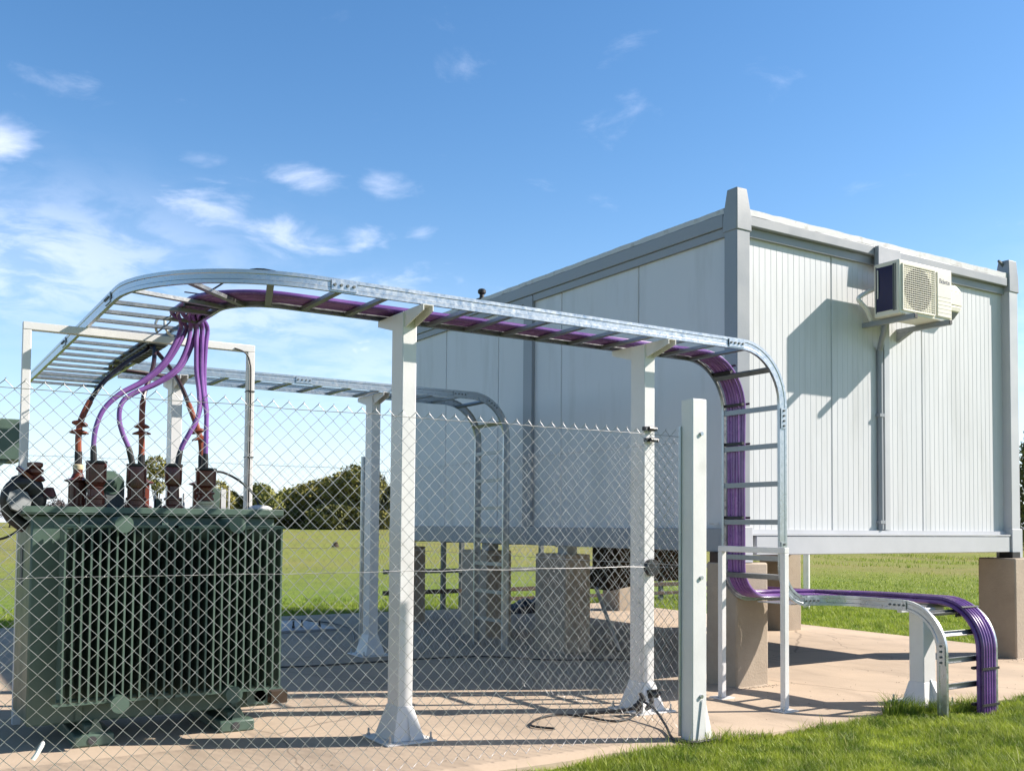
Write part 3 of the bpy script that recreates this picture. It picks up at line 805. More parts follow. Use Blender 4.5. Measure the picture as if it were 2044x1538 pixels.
def make_frames():
    # goal-post frame behind the transformer
    t = Thing('pipe_frame', 'tall thin white goal post frame behind the transformer under the ladder', 'frame', (1.55, 7.42, 0))
    for x in (.79, 2.33): t.part('leg', MB().box(x - .027, x + .027, 7.393, 7.447, 0, 2.652), WHITE, bevel=.004)
    t.part('crossbar', MB().box(.763, 2.357, 7.392, 7.448, 2.6525, 2.706), WHITE, bevel=.004)
    for z in (2.35, 1.85): t.part('cable_tie', MB().box(2.30, 2.36, 7.388, 7.452, z, z + .008), BLACK)
    o = Thing('thin_cable', 'thin black cable tied down the right leg of the goal post frame', 'cable', (2.33, 7.38, 1.5))
    o.part('sheath', MB().tube(catmull([(2.20, 7.388, 2.668), (2.28, 7.384, 2.64), (2.315, 7.384, 2.57), (2.325, 7.384, 2.4), (2.325, 7.384, 1.5), (2.325, 7.384, .3)], 6), .006, 6), BLACK)
    # low frame in front of the riser
    t = Thing('guard_frame', 'low white square tube frame standing in front of the purple riser', 'frame', (5.675, 5.48, 0))
    for y in (5.165, 5.815):
        t.part('leg', MB().box(5.652, 5.698, y - .023, y + .023, .010, 1.160), WHITE, bevel=.004)
        p = t.part('base_plate', MB().box(5.60, 5.75, y - .065, y + .065, 0, .0095), WHITE)
        for a in (-.055, .055): t.part('anchor_bolt', MB().lathe((5.675 + a, y - .04 * (1 if a < 0 else -1), .0095), [(.010, 0), (.010, .010), (.006, .011), (.006, .03)], 8), GALV, under=p)
    t.part('crossbar', MB().box(5.651, 5.699, 5.142, 5.838, 1.1605, 1.206), WHITE, bevel=.004)
make_frames()

# ------------------------------------------------------------------ transformer
def make_transformer():
    t = Thing('transformer', 'dark green oil transformer with finned radiators behind the wire fence', 'transformer', (1.5, 6.95, 0))
    t.part('tank', MB().box(.755, 2.26, 6.60, 7.30, .125, 1.395), GREEN, bevel=.012)
    t.part('lid', MB().box(.70, 2.305, 6.545, 7.355, 1.397, 1.412).box(.70, 2.305, 6.545, 6.555, 1.40, 1.447).box(.715, 2.29, 6.556, 7.34, 1.4125, 1.444), GREEN, bevel=.003)
    for x in (1.045, 1.53, 2.0):
        t.part('stiffener', MB().box(x - .02, x + .02, 6.575, 6.599, .14, 1.396), GREEN, bevel=.003)
    for z in (.30, .72, 1.15):
        pass
    t.part('rating_plate', MB().box(.748, .7545, 6.96, 7.06, .95, 1.20), LEADGREY, label='narrow grey rating plate on the end wall')
    rnd = random.Random(4)
    for r in range(2):
        x0 = .912 + r * .685
        first = None
        for i in range(14):
            x = x0 + i * .0484
            b = MB()
            prof = [(x - .0055, 6.345), (x + .0055, 6.345), (x + .0055, 6.353), (x + .0035, 6.358), (x + .0035, 6.555), (x - .0035, 6.555), (x - .0035, 6.358), (x - .0055, 6.353)]
            b.prism([(a, c, .288) for a, c in prof], (0, 0, 1.03))
            t.part('radiator_fin', b, GREEN)
        xm = x0 + 14 * .0484 / 2 - .03 + (-.0 if r == 0 else 0)
        xm = 1.222 if r == 0 else 1.905
        for z in (1.342, .272):
            b = MB(); b.tube([(xm, 6.60, z), (xm, 6.275, z)], .047, 24)
            b.tube([(xm, 6.275, z), (xm, 6.262, z)], .053, 24)
            t.part('header_pipe', b, GREEN)
        b = MB(); b.tube([(x0 - .02, 6.43, 1.322), (x0 + 13 * .0484 + .02, 6.43, 1.322)], .017, 10)
        b.box(x0 - .06, x0 + 13 * .0484 + .02, 6.352, 6.360, 1.322, 1.336)
        t.part('header_bar', b, GREEN)
        b = MB(); b.tube([(x0 - .02, 6.43, .285), (x0 + 13 * .0484 + .02, 6.43, .285)], .017, 10)
        b.box(x0 - .05, x0 + 13 * .0484 + .02, 6.352, 6.360, .272, .288)
        t.part('header_bar', b, GREEN)
    for x in (1.115, 1.985):
        b = MB(); b.box(x - .115, x + .115, 6.45, 7.42, .0, .075); b.box(x - .05, x + .05, 6.50, 7.40, .075, .126)
        t.part('skid', b, GREEN, bevel=.012)
        b = MB(); b.tube([(x - .01, 6.4495, .04), (x - .01, 6.444, .04)], .025, 14)
        t.part('tow_hole', b, SEAM)
        b = MB(); b.prism([(x - .03, 6.47, .075), (x + .06, 6.47, .075), (x + .02, 6.47, .16), (x - .0, 6.47, .16)], (0, .012, 0))
        t.part('jacking_lug', b, GREEN)
    b = MB(); b.tube([(2.15, 6.60, .21), (2.15, 6.50, .21)], .04, 14); b.box(2.06, 2.20, 6.50, 6.52, .16, .255)
    t.part('drain_valve', b, GREEN)
    t.part('drain_cap', MB().box(2.22, 2.33, 6.48, 6.56, .155, .235).tube([(2.2, 6.52, .2), (2.26, 6.52, .2)], .03, 10), STONE)
    # low voltage bushings
    zb = 1.444
    def bush(x, prof, name='bushing', lab=None): return t.part(name, MB().lathe((x, 6.80, zb), prof, 24), BROWN, label=lab, angle=25)
    p1 = [(.066, 0), (.066, .02), (.055, .024), (.055, .055), (.066, .06), (.066, .072), (.052, .076), (.05, .12), (.058, .126), (.058, .134), (.046, .14), (.062, .165), (.064, .275), (.060, .282)]
    o = bush(1.148, p1, lab='brown bushing cup, leftmost')
    t.part('cup_rim', MB().lathe((1.148, 6.80, zb + .282), [(.061, 0), (.066, .006), (.066, .018), (.05, .02), (.05, .006)], 24), BLACK, under=o)
    p2 = [(.066, 0), (.066, .02), (.056, .024), (.056, .05), (.064, .055), (.064, .07), (.055, .074), (.055, .13), (.062, .135), (.064, .15), (.062, .26), (.060, .272)]
    o = bush(1.395, p2, lab='straight brown bushing, second from left')
    t.part('cup_rim', MB().lathe((1.395, 6.80, zb + .272), [(.060, 0), (.064, .005), (.064, .018), (.048, .02), (.048, .006)], 24), BLACK, under=o)
    p3 = [(.064, 0), (.064, .02), (.045, .03), (.045, .055), (.058, .06), (.058, .072), (.040, .078), (.037, .15), (.052, .165), (.055, .19), (.056, .27), (.053, .278)]
    o = bush(1.630, p3, lab='brown bushing with narrow neck, third from left')
    t.part('cup_rim', MB().lathe((1.630, 6.80, zb + .278), [(.054, 0), (.059, .006), (.059, .022), (.045, .024), (.045, .006)], 24), BLACK, under=o)
    p4 = [(.040, .058), (.056, .064), (.056, .078), (.044, .084), (.044, .10), (.060, .106), (.060, .116), (.04, .122), (.042, .145), (.066, .16), (.068, .255), (.064, .262)]
    o = bush(1.845, p4, lab='wide brown bushing cup, rightmost')
    t.part('cup_rim', MB().lathe((1.845, 6.80, zb + .262), [(.065, 0), (.071, .006), (.071, .018), (.055, .02), (.055, .006)], 24), BLACK, under=o)
    t.part('porcelain_base', MB().lathe((1.845, 6.80, zb), [(.072, 0), (.072, .02), (.055, .026), (.052, .034), (.060, .038), (.060, .054), (.045, .058)], 24), CREAM, under=o)
    # high voltage bushings, taller dark pots behind
    for x in (1.085, 1.485, 1.895):
        o = t.part('high_voltage_bushing', MB().lathe((x, 7.10, zb), [(.075, 0), (.075, .02), (.058, .025), (.058, .17), (.085, .18), (.085, .186), (.045, .20), (.03, .23), (.03, .26)], 20), BROWN, angle=25)
        t.part('porcelain_ring', MB().lathe((x, 7.10, zb + .256), [(.032, 0), (.034, .01), (.034, .03), (.026, .035)], 16), CREAM, under=o)
    # fittings on the lid
    b = MB(); b.tube([(1.13, 7.0, 1.62), (1.30, 7.0, 1.62)], .075, 20); b.tube([(1.28, 6.96, 1.61), (1.28, 7.04, 1.61)], .072, 20); t.part('relief_valve', b, GREEN)
    t.part('valve_stand', MB().box(1.235, 1.355, 6.965, 7.035, 1.445, 1.60), LEADGREY, bevel=.004)
    for x, h, w in ((1.545, .12, .012), (1.565, .07, .05), (1.735, .11, .012), (1.70, .08, .045), (1.955, .15, .05), (2.005, .145, .035), (2.045, .16, .012)):
        t.part('lifting_lug', MB().box(x - w / 2, x + w / 2, 6.93, 6.945, 1.4445, 1.4445 + h), WHITE if w < .04 else GREEN, bevel=.002)
    b = MB(); b.lathe((2.19, 6.70, 1.4445), [(.08, 0), (.085, .012), (.06, .028), (.03, .035)], 14); t.part('filler_cap', b, WHITE)
    # end box with black elbow
    e = Thing('cable_elbow', 'black cable elbow with brown sheds at the left end of the transformer', 'cable elbow', (.80, 6.75, 1.45))
    e.part('elbow', MB().tube(catmull([(.80, 6.75, 1.445), (.79, 6.75, 1.52), (.76, 6.74, 1.58), (.70, 6.73, 1.585), (.65, 6.72, 1.54), (.635, 6.72, 1.46), (.66, 6.72, 1.38), (.74, 6.73, 1.32)], 4), [.05, .055, .06, .062] * 2 + [.055] * 6 + [.045] * 6 + [.04] * 9, 12), BLACK)
    e.part('shed', MB().lathe((.785, 6.75, 1.60), [(.05, 0), (.062, .012), (.05, .03), (.035, .04), (.05, .055), (.05, .075), (.034, .082), (.046, .095), (.046, .115), (.03, .12)], 16), BROWN)
    b = MB(); b.tube([(.725, 6.74, 1.64), (.74, 6.735, 1.66)], .062, 18); e.part('shed', b, BROWN)
    b = MB(); b.tube([(.86, 6.75, 1.56), (.865, 6.74, 1.50)], [.035, .05], 12); e.part('shed', b, BROWN)
    b = MB(); b.tube([(.688, 6.66, 1.475), (.694, 6.645, 1.480)], .075, 8); e.part('blanking_plate', b, LEADGREY)
    c = Thing('thin_cable', 'thin black cable looping down past the left end of the transformer', 'cable', (.72, 6.72, 1.33))
    c.part('sheath', MB().tube(catmull([(.735, 6.73, 1.33), (.70, 6.73, 1.30), (.66, 6.73, 1.27), (.60, 6.75, 1.245), (.50, 6.8, 1.24), (.30, 7.0, 1.30), (.25, 7.3, 1.0), (.25, 7.4, .012)], 5), .008, 6), BLACK)
    c = Thing('thin_cable', 'black lead arching from the rightmost bushing down to the transformer lid', 'cable', (2.19, 6.80, 1.47))
    c.part('sheath', MB().tube(catmull([(1.90, 6.80, 1.705), (1.96, 6.80, 1.70), (2.03, 6.79, 1.67), (2.10, 6.77, 1.62), (2.16, 6.74, 1.55), (2.185, 6.71, 1.475)], 6), .008, 8), BLACK)
make_transformer()

def make_hv():
    hv = [[(1.085,7.10,1.70),(1.085,7.10,1.80),(1.083,7.10,1.93),(1.108,7.12,2.06),(1.227,7.20,2.281),(1.433,7.45,2.489),(1.640,7.75,2.650),(1.735,7.95,2.752)],
          [(1.485,7.10,1.70),(1.486,7.10,1.88),(1.483,7.10,2.014),(1.502,7.15,2.228),(1.602,7.35,2.455),(1.685,7.70,2.662),(1.700,7.95,2.752)],
          [(1.895,7.10,1.70),(1.890,7.10,1.896),(1.867,7.10,2.002),(1.821,7.15,2.163),(1.770,7.30,2.375),(1.700,7.60,2.600),(1.665,7.95,2.752)]]
    labs = ['dark red brown high voltage cable left of the purple cables, with two sheds', 'dark red brown high voltage cable rising from the middle of the transformer', 'dark red brown high voltage cable crossing behind the rightmost purple cables']
    for i, (p, lab) in enumerate(zip(hv, labs)):
        x = 1.735 - .035 * i
        t = Thing('high_voltage_cable', lab, 'cable', p[0], 'high voltage cables')
        tail = [(x, 8.6, 2.752), (x, 9.2 + .02 * i, 2.752), (x + .03, 9.42 + .03 * i, 2.756), (x + .12, 9.60 + .03 * i, 2.758), (2.10, 9.70 + .03 * i, 2.758), (2.28 + .03 * i, 9.76, 2.752), (2.325 + .03 * i, 9.775, 2.70), (2.33 + .03 * i, 9.78, 2.5), (2.33 + .03 * i, 9.78, .015)]
        t.part('sheath', MB().tube(catmull(p, 6) + [Vector(q) for q in tail], .0165, 8), DARKCABLE)
        c = catmull(p, 6)
        a = [q for q in c if 1.80 < q.z < 2.20]
        t.part('termination', MB().tube(a, .0205, 10), TERMI)
        k = [q for q in c if q.z <= 1.84]
        t.part('boot', MB().tube(k, .024, 10), BLACK)
        for z, r in ((2.012, .052), (1.955, .062)):
            q = min(c, key=lambda v: abs(v.z - z)); j = c.index(q); d = (c[j + 1] - c[j - 1]).normalized()
            t.part('shed', MB().tube([q - d * .008, q - d * .003, q + d * .003, q + d * .016], [r, r, r * .85, .02], 20), TERMI, angle=25)
    # clamp rails along the inner side of the first ladder
    o = Thing('cable_clamp', 'grey green clamp tray strapping the dark cables to the ladder edge', 'clamp', (1.72, 8.0, 2.70))
    b = MB(); b.box(1.64, 1.79, 7.72, 8.75, 2.694, 2.7005); b.box(1.642, 1.646, 7.72, 8.75, 2.701, 2.712).box(1.784, 1.788, 7.72, 8.75, 2.701, 2.712)
    o.part('clamp_plate', b, LEADGREY)
    for k in range(8): o.part('strap', MB().box(1.645, 1.785, 7.78 + k * .12, 7.80 + k * .12, 2.6885, 2.6935), BLACK)
    o = Thing('thin_cable', 'thin black wire looped across the curved end of the ladder', 'cable', (1.66, 7.3, 2.76))
    o.part('sheath', MB().tube(catmull([(1.67, 7.65, 2.752), (1.655, 7.1, 2.752), (1.60, 6.82, 2.752), (1.63, 6.35, 2.76), (1.67, 5.93, 2.78), (1.70, 5.70, 2.80), (1.80, 5.50, 2.80), (2.1, 5.47, 2.755)], 5), .0055, 6), BLACK)
    o = Thing('white_strap', 'white looped strap hanging at the frame crossbar by the purple cables', 'strap', (1.62, 7.2, 2.71))
    o.part('loop', MB().tube(catmull([(1.60, 7.25, 2.705), (1.585, 7.22, 2.75), (1.60, 7.2, 2.79), (1.64, 7.2, 2.785), (1.65, 7.22, 2.74), (1.70, 7.3, 2.705), (1.74, 7.36, 2.71)], 5), .010, 8), RAG)
make_hv()

# second transformer just outside the left edge, only its high conservator reaches in
def make_second():
    t = Thing('second_transformer', 'sage green steel box on a braced arm at the left edge', 'switchgear box', (.2, 8.6, 0))
    t.part('box', MB().box(-1.2, .885, 8.30, 8.95, 1.817, 2.125), GREEN, bevel=.006)
    t.part('brace', MB().prism([(.80, 8.32, 1.8165), (.55, 8.32, 1.8165), (-.3, 8.32, 1.20), (-.3, 8.32, 1.02), (.10, 8.32, 1.33)], (0, .03, 0)), GREEN)
    t.part('tank', MB().box(-1.4, -.29, 8.35, 9.1, .1, 1.8165), GREEN, bevel=.01)
    t.part('skid', MB().box(-1.4, -.29, 8.45, 8.6, .0, .0995).box(-1.4, -.29, 8.85, 9.0, .0, .0995), GREEN)
make_second()

# ------------------------------------------------------------------ chain link fences
def fence_mesh(p0, p1, z0, z1, seed, slack=None, r=.0023):
    p0 = np.array(p0, float); p1 = np.array(p1, float); L = np.linalg.norm(p1 - p0); u = (p1 - p0) / L; nrm = np.array([-u[1], u[0]])
    w = .0405; nw = int(L / w); nz = int((z1 - z0) / .0405)
    rng = np.random.default_rng(seed)
    allv = []; allf = []; base = 0
    zz = z0 + np.arange(nz + 1) * .0405
    ph = rng.uniform(0, 6.28, 6)
    for i in range(nw):
        c = (i + .5) * w
        k = np.arange(nz + 1)
        sgn = np.where((k + i) % 2 == 0, 1.0, -1.0)
        s = c + sgn * (w / 2 + .0012)
        z = zz.copy()
        # slow irregularity of hand-stretched mesh
        ds = .006 * np.sin(1.7 * c + ph[0]) * np.sin(2.1 * z + ph[1]) + .004 * np.sin(3.3 * c + 2.2 * z + ph[2])
        dz = .006 * np.sin(1.3 * c + ph[3]) * np.cos(1.9 * z + ph[4])
        dn = .010 * np.sin(1.1 * c + ph[5]) * np.sin(math.pi * (z - z0) / (z1 - z0)) + .0022 * (1 if i % 2 else -1) * sgn
        if slack is not None:
            a, b = slack(c / L, (z - z0) / (z1 - z0)); ds = ds + a; dz = dz + b
        S_ = s + ds; Z_ = z + dz
        P = np.stack([p0[0] + u[0] * S_ + nrm[0] * dn, p0[1] + u[1] * S_ + nrm[1] * dn, Z_], 1)
        # 3-sided wire, offsets perpendicular to the fence and in its plane
        m = len(P)
        tang = np.gradient(P, axis=0); tang /= np.linalg.norm(tang, axis=1)[:, None]
        nn = np.array([nrm[0], nrm[1], 0]); side = np.cross(tang, nn); side /= np.linalg.norm(side, axis=1)[:, None]
        ring = np.concatenate([P + nn * r, P - nn * r * .5 + side * r * .9, P - nn * r * .5 - side * r * .9], 0)
        f = []
        a = np.arange(m - 1)
        for q in range(3):
            n2 = (q + 1) % 3
            f.append(np.stack([q * m + a, q * m + a + 1, n2 * m + a + 1, n2 * m + a], 1))
        # knuckle at the top
        allv.append(ring); allf.append(np.concatenate(f) + base); base += 3 * m
        if sgn[-1] > 0:
            q = P[-1]; K = np.array([q, q + np.array([0, 0, .006]), q + np.array([u[0] * .005, u[1] * .005, .009])])
            ring = np.concatenate([K + nn * r * 1.3, K - nn * r + np.array([u[0], u[1], 0]) * r, K - nn * r - np.array([u[0], u[1], 0]) * r], 0)
            f = []
            a = np.arange(2)
            for qq in range(3):
                n2 = (qq + 1) % 3; f.append(np.stack([qq * 3 + a, qq * 3 + a + 1, n2 * 3 + a + 1, n2 * 3 + a], 1))
            allv.append(ring); allf.append(np.concatenate(f) + base); base += 9
    return np.concatenate(allv), np.concatenate(allf)
def make_fence(name, label, p0, p1, z1, seed, slack=None, r=.0023):
    root = bpy.data.objects.new(name, None); col.objects.link(root); tag(root, label, 'fence')
    v, f = fence_mesh(p0, p1, .03, z1, seed, slack, r)
    me = np_mesh('wire_mesh', v, f, WIRE, 4); o = bpy.data.objects.new('wire_mesh', me); col.objects.link(o); o.parent = root
    for z, wr in ((1.10, .0018), (z1 - .045, .0019)):
        rnd = random.Random(seed + int(z * 10)); b = MB(); n = 24
        b.tube([(p0[0] + (p1[0] - p0[0]) * i / n, p0[1] + (p1[1] - p0[1]) * i / n - .006, z + rnd.uniform(-.004, .004)) for i in range(n + 1)], wr, 5)
        build('tension_wire', b, WIRE, root)
    return root
def make_fences():
    def slack(c, z):
        k = max(0.0, (c - .80) / .20)
        return .05 * k * np.sin(9 * z + 3 * c) * (1 - z) , -.05 * k * (1 - z) * np.sin(5 * z + 14 * c)
    f = make_fence('chain_link_fence', 'nearest galvanised chain link fence running across the front to the white end post', (-.9, 4.90), (4.36, 4.86), 1.985, 1, slack)
    x, y = 4.405, 4.79
    b = MB(); b.box(x - .058, x + .062, y - .075, y + .035, .0, 2.175)
    post = build('end_post', b, WHITE, f, bevel=.006)
    b = MB()
    b.prism([(x + .018, y - .084, .26), (x - .02, y - .084, .0), (x + .062, y - .084, .0)], (0, .007, 0))
    build('gusset', b, WHITE, post)
    b = MB(); b.prism([(x + .057, y - .07, .25), (x + .057, y - .07, .0), (x + .15, y - .04, .0)], (0, .008, 0)); build('gusset', b, WHITE, post)
    b = MB(); b.tube([(x - .066, y + .035, .02), (x - .066, y + .035, 2.0)], .010, 10); build('stretcher_bar', b, GALV, f)
    for z in (1.95, 1.03, .28): build('bolt', MB().tube([(x + .012, y - .0745, z), (x + .012, y - .088, z)], .013, 8), GALV, post)
    f = make_fence('chain_link_fence', 'chain link fence side panel running back from the white end post beside the cabin', (4.47, 4.95), (4.50, 9.93), 1.96, 2, None, .0012)
    f2 = make_fence('chain_link_fence', 'rear chain link fence behind the transformer and goal post frame', (-2.2, 10.0), (4.46, 9.97), 2.0, 3, None, .0013)
    b = MB(); b.tube([(4.40, 9.98, 0), (4.40, 9.98, 2.09)], .024, 12); build('post', b, GALV, f2)
    b = MB(); b.tube([(-2.2, 10.0, 0), (-2.2, 10.0, 2.09)], .024, 12); build('post', b, GALV, f2)
    o = Thing('twisted_tie', 'short white twisted tie hanging on the front fence mesh', 'tie', (.6, 4.87, .33))
    o.part('strand', MB().tube(catmull([(.632, 4.885, .362), (.628, 4.872, .372), (.615, 4.868, .352), (.60, 4.866, .325), (.585, 4.868, .305)], 4), .007, 6), RAG)
    o.part('strand', MB().tube(catmull([(.630, 4.880, .360), (.618, 4.876, .340), (.604, 4.874, .315), (.592, 4.872, .300)], 4), .007, 6), RAG)
make_fences()

# ------------------------------------------------------------------ hoses, clutter
def make_clutter():
    o = Thing('black_hose', 'black hose curling on the slab in front of the clamped column', 'hose', (4.2, 5.5, 0))
    o.part('hose', MB().tube(catmull([(4.60, 5.52, .05), (4.45, 5.47, .014), (4.288, 5.466, .012), (4.215, 5.70, .012), (4.093, 5.84, .012), (3.902, 5.79, .012), (3.722, 5.613, .012), (3.80, 5.45, .012)], 6), .008, 8), BLACK)
    o = Thing('black_hose', 'black hose dropping from the fence corner to the foot of the end post', 'hose', (4.4, 5.0, 0))
    o.part('hose', MB().tube(catmull([(4.61, 5.55, .12), (4.57, 5.35, .09), (4.46, 5.10, .03), (4.30, 4.86, .012), (4.25, 4.72, .012), (4.31, 4.665, .012), (4.42, 4.66, .012), (4.52, 4.69, .012)], 6), .009, 8), BLACK)
    o = Thing('hose_coupling', 'black knotted hose coupling at the foot of the clamped column', 'coupling', (4.66, 5.54, .08))
    rnd = random.Random(8); b = MB()
    for k in range(7):
        p = Vector((4.64 + rnd.uniform(-.05, .06), 5.55 + rnd.uniform(-.04, .04), .09 + rnd.uniform(-.05, .05))); d = Vector((rnd.uniform(-1, 1), rnd.uniform(-1, 1), rnd.uniform(-1, 1))).normalized() * .032
        b.tube([p - d, p, p + d], [.014, .021, .014], 9)
    o.part('fitting', b, BLACK)
    o.part('tail', MB().tube(catmull([(4.62, 5.56, .06), (4.45, 5.62, .04), (4.28, 5.72, .022), (4.2, 5.76, .012)], 5), [.012] * 10 + [.008] * 5 + [.005], 8), BLACK)
    o = Thing('thin_cable', 'thin dark cable lying across the shaded slab to the wide pier', 'cable', (4.4, 9.4, 0))
    o.part('sheath', MB().tube(catmull([(1.0, 9.2, .008), (2.4, 9.3, .008), (3.37, 9.05, .008), (3.98, 9.0, .008), (4.86, 8.95, .008), (5.3, 8.8, .008), (5.7, 8.3, .008), (6.05, 8.1, .008), (6.5, 7.9, .008)], 6), .008, 6), BLACK)
    o = Thing('thin_cable', 'thin dark cable trailing from the steel channel towards the far column', 'cable', (5.2, 12.2, 0))
    o.part('sheath', MB().tube(catmull([(4.9, 13.6, .008), (5.2, 12.9, .008), (5.18, 12.2, .008), (5.0, 11.6, .008), (4.6, 10.6, .008)], 6), .008, 6), BLACK)
    o = Thing('steel_channel', 'pale steel channel with stub bolts lying on the shaded slab', 'channel', (4.4, 12.4, 0))
    b = MB(); b.box(3.0, 4.95, 11.95, 13.2, 0, .03); o.part('plate', b, FRAME, bevel=.004)
    for x, y in ((3.9, 12.1), (4.45, 12.2), (4.6, 12.3), (4.8, 12.2)): o.part('stub_bolt', MB().lathe((x, y, .03), [(.02, 0), (.02, .03), (.012, .03), (.012, .09)], 8), BLACK)
    o = Thing('leaning_pole', 'thin pale pole leaning under the cabin beside the wide pier', 'pole', (6.85, 8.6, 0))
    o.part('pole', MB().tube([(6.853, 8.608, .012), (6.40, 8.42, .70)], .021, 10), FRAME)
    # dark lagged box slung under the cabin
    o = Thing('slung_box', 'dark brown lagged box hanging under the cabin floor behind the clamped column', 'box', (7.6, 9.4, .9))
    b = MB(); b.prism([(7.30, 9.2, 1.128), (8.3, 9.2, 1.128), (8.3, 9.2, .70), (7.75, 9.2, .70), (7.62, 9.2, .66), (7.20, 9.2, .60), (7.14, 9.2, .72), (7.30, 9.2, .86)], (0, .5, 0))
    o.part('lagging', b, STONE, bevel=.02)
    o = Thing('tarpaulin_heap', 'black tarpaulin heap on the slab edge behind the far ladder', 'tarpaulin', (9.0, 13.2, 0))
    rnd = random.Random(11); b = MB(); n = 14; rings = []
    for i in range(n + 1):
        x = 8.2 + 1.5 * i / n; h = .30 * math.sin(math.pi * (i + .6) / (n + 1.2)) * (.8 + rnd.uniform(-.2, .25)) + .01
        rings.append([(x, 12.9, 0), (x, 12.98 + rnd.uniform(0, .05), h * .7), (x, 13.2, h), (x, 13.4, h * .75), (x, 13.5, 0)])
    b.rings(rings); o.part('sheet', b, BLACK, angle=20)
    o = Thing('rail_barrier', 'dark grey post and rail barrier along the far slab edge under the cabin', 'barrier', (9, 14.2, 0))
    for x in (7.69, 8.03, 9.6, 11.0, 12.3, 13.6): o.part('post', MB().box(x - .035, x + .035, 14.17, 14.24, -.05, 1.15 if x != 8.03 else 1.25), LEADGREY, bevel=.005)
    for z in (.62, .29): o.part('rail', MB().box(6.6, 14.5, 14.13, 14.168, z - .035, z + .035), LEADGREY if z > .5 else TIMBER, bevel=.005)
    o.part('rail', MB().box(8.3, 14.5, 14.131, 14.169, .10, .16), TIMBER, bevel=.005)
    o = Thing('field_post', 'lone pale post in the field seen under the cabin floor', 'post', (13.4, 11.7, 0))
    o.part('shaft', MB().tube([(13.4, 11.7, -.05), (13.4, 11.7, 2.4)], .055, 12), WHITE)
    o = Thing('tree_stump', 'small dark tree stump in the middle of the far pasture', 'stump', (17.8, 43.4, terrain_z(17.8, 43.4)))
    b = MB(); z = terrain_z(17.8, 43.4); b.lathe((17.8, 43.4, z - .05), [(.20, 0), (.17, .1), (.11, .2), (.12, .26), (.05, .29)], 9); o.part('stump', b, STONE)
make_clutter()

def make_grit():
    rng = np.random.default_rng(9); pts = []
    for cx, cy, sx, sy, n in ((4.52, 4.74, .16, .05, 220), (6.3, 6.05, .22, .03, 160), (6.75, 4.72, .25, .05, 90), (7.6, 5.2, 1.6, .5, 90), (3.4, 5.2, 1.8, .35, 110), (8.6, 6.8, 1.3, 1.2, 70), (10.2, 5.95, .25, .06, 80), (3.5, 9.2, 2.5, 1.5, 160), (6.2, 8.6, .25, .15, 90)):
        pts.append(np.stack([rng.normal(cx, sx, n), rng.normal(cy, sy, n)], 1))
    P = np.concatenate(pts); m = len(P); r = rng.uniform(.002, .0065, m)
    V = []
    for dx, dy, dz in ((-1, -.6, -.3), (1, -.7, -.3), (.1, 1, -.3), (0, 0, .9)):
        V.append(np.stack([P[:, 0] + dx * r * rng.uniform(.7, 1.3, m), P[:, 1] + dy * r * rng.uniform(.7, 1.3, m), .001 + (dz + .3) * r], 1))
    v = np.stack(V, 1).reshape(-1, 3); i = np.arange(m) * 4
    f = np.concatenate([np.stack([i, i + 1, i + 3], 1), np.stack([i + 1, i + 2, i + 3], 1), np.stack([i + 2, i, i + 3], 1)])
    me = np_mesh('grit', v, f, mat('grit_stone', (.27, .22, .17), .9, 0, .5, 60), 3)
    o = bpy.data.objects.new('grit', me); col.objects.link(o); o['kind'] = 'stuff'; tag(o, 'loose grit scattered on the slab round the posts and piers', 'grit')
make_grit()

# ------------------------------------------------------------------ trees
def leaf_mat(name, a, b_):
    m = bpy.data.materials.new(name); m.use_nodes = True; nt = m.node_tree; b = nt.nodes['Principled BSDF']; L = nt.links.new
    b.inputs['Roughness'].default_value = .7; b.inputs['Specular IOR Level'].default_value = .2
    g = nt.nodes.new('ShaderNodeNewGeometry'); mx = nt.nodes.new('ShaderNodeMix'); mx.data_type = 'RGBA'
    n = nt.nodes.new('ShaderNodeTexNoise'); n.inputs['Scale'].default_value = .55; n.inputs['Detail'].default_value = 4; L(g.outputs['Position'], n.inputs['Vector'])
    ad = nt.nodes.new('ShaderNodeMath'); ad.operation = 'MULTIPLY_ADD'; ad.inputs[1].default_value = .5; L(g.outputs['Random Per Island'], ad.inputs[0])
    sb = nt.nodes.new('ShaderNodeMath'); sb.operation = 'MULTIPLY_ADD'; sb.inputs[1].default_value = 1.6; sb.inputs[2].default_value = -.55; L(n.outputs[0], sb.inputs[0]); L(sb.outputs[0], ad.inputs[2])
    ad.use_clamp = True
    L(ad.outputs[0], mx.inputs[0]); mx.inputs[6].default_value = (*a, 1); mx.inputs[7].default_value = (*b_, 1); L(mx.outputs[2], b.inputs['Base Color'])
    return m
LEAF_OLIVE = leaf_mat('olive_leaves', (.095, .105, .026), (.33, .29, .075))
LEAF_DARK = leaf_mat('dark_leaves', (.05, .06, .022), (.19, .185, .05))
LEAF_LIGHT = leaf_mat('light_leaves', (.12, .14, .035), (.34, .32, .08))
LEAF_BARE = leaf_mat('bare_twigs', (.085, .068, .072), (.16, .13, .125))
BARK = mat('bark', (.10, .075, .055), .9, 0, .3, 5)
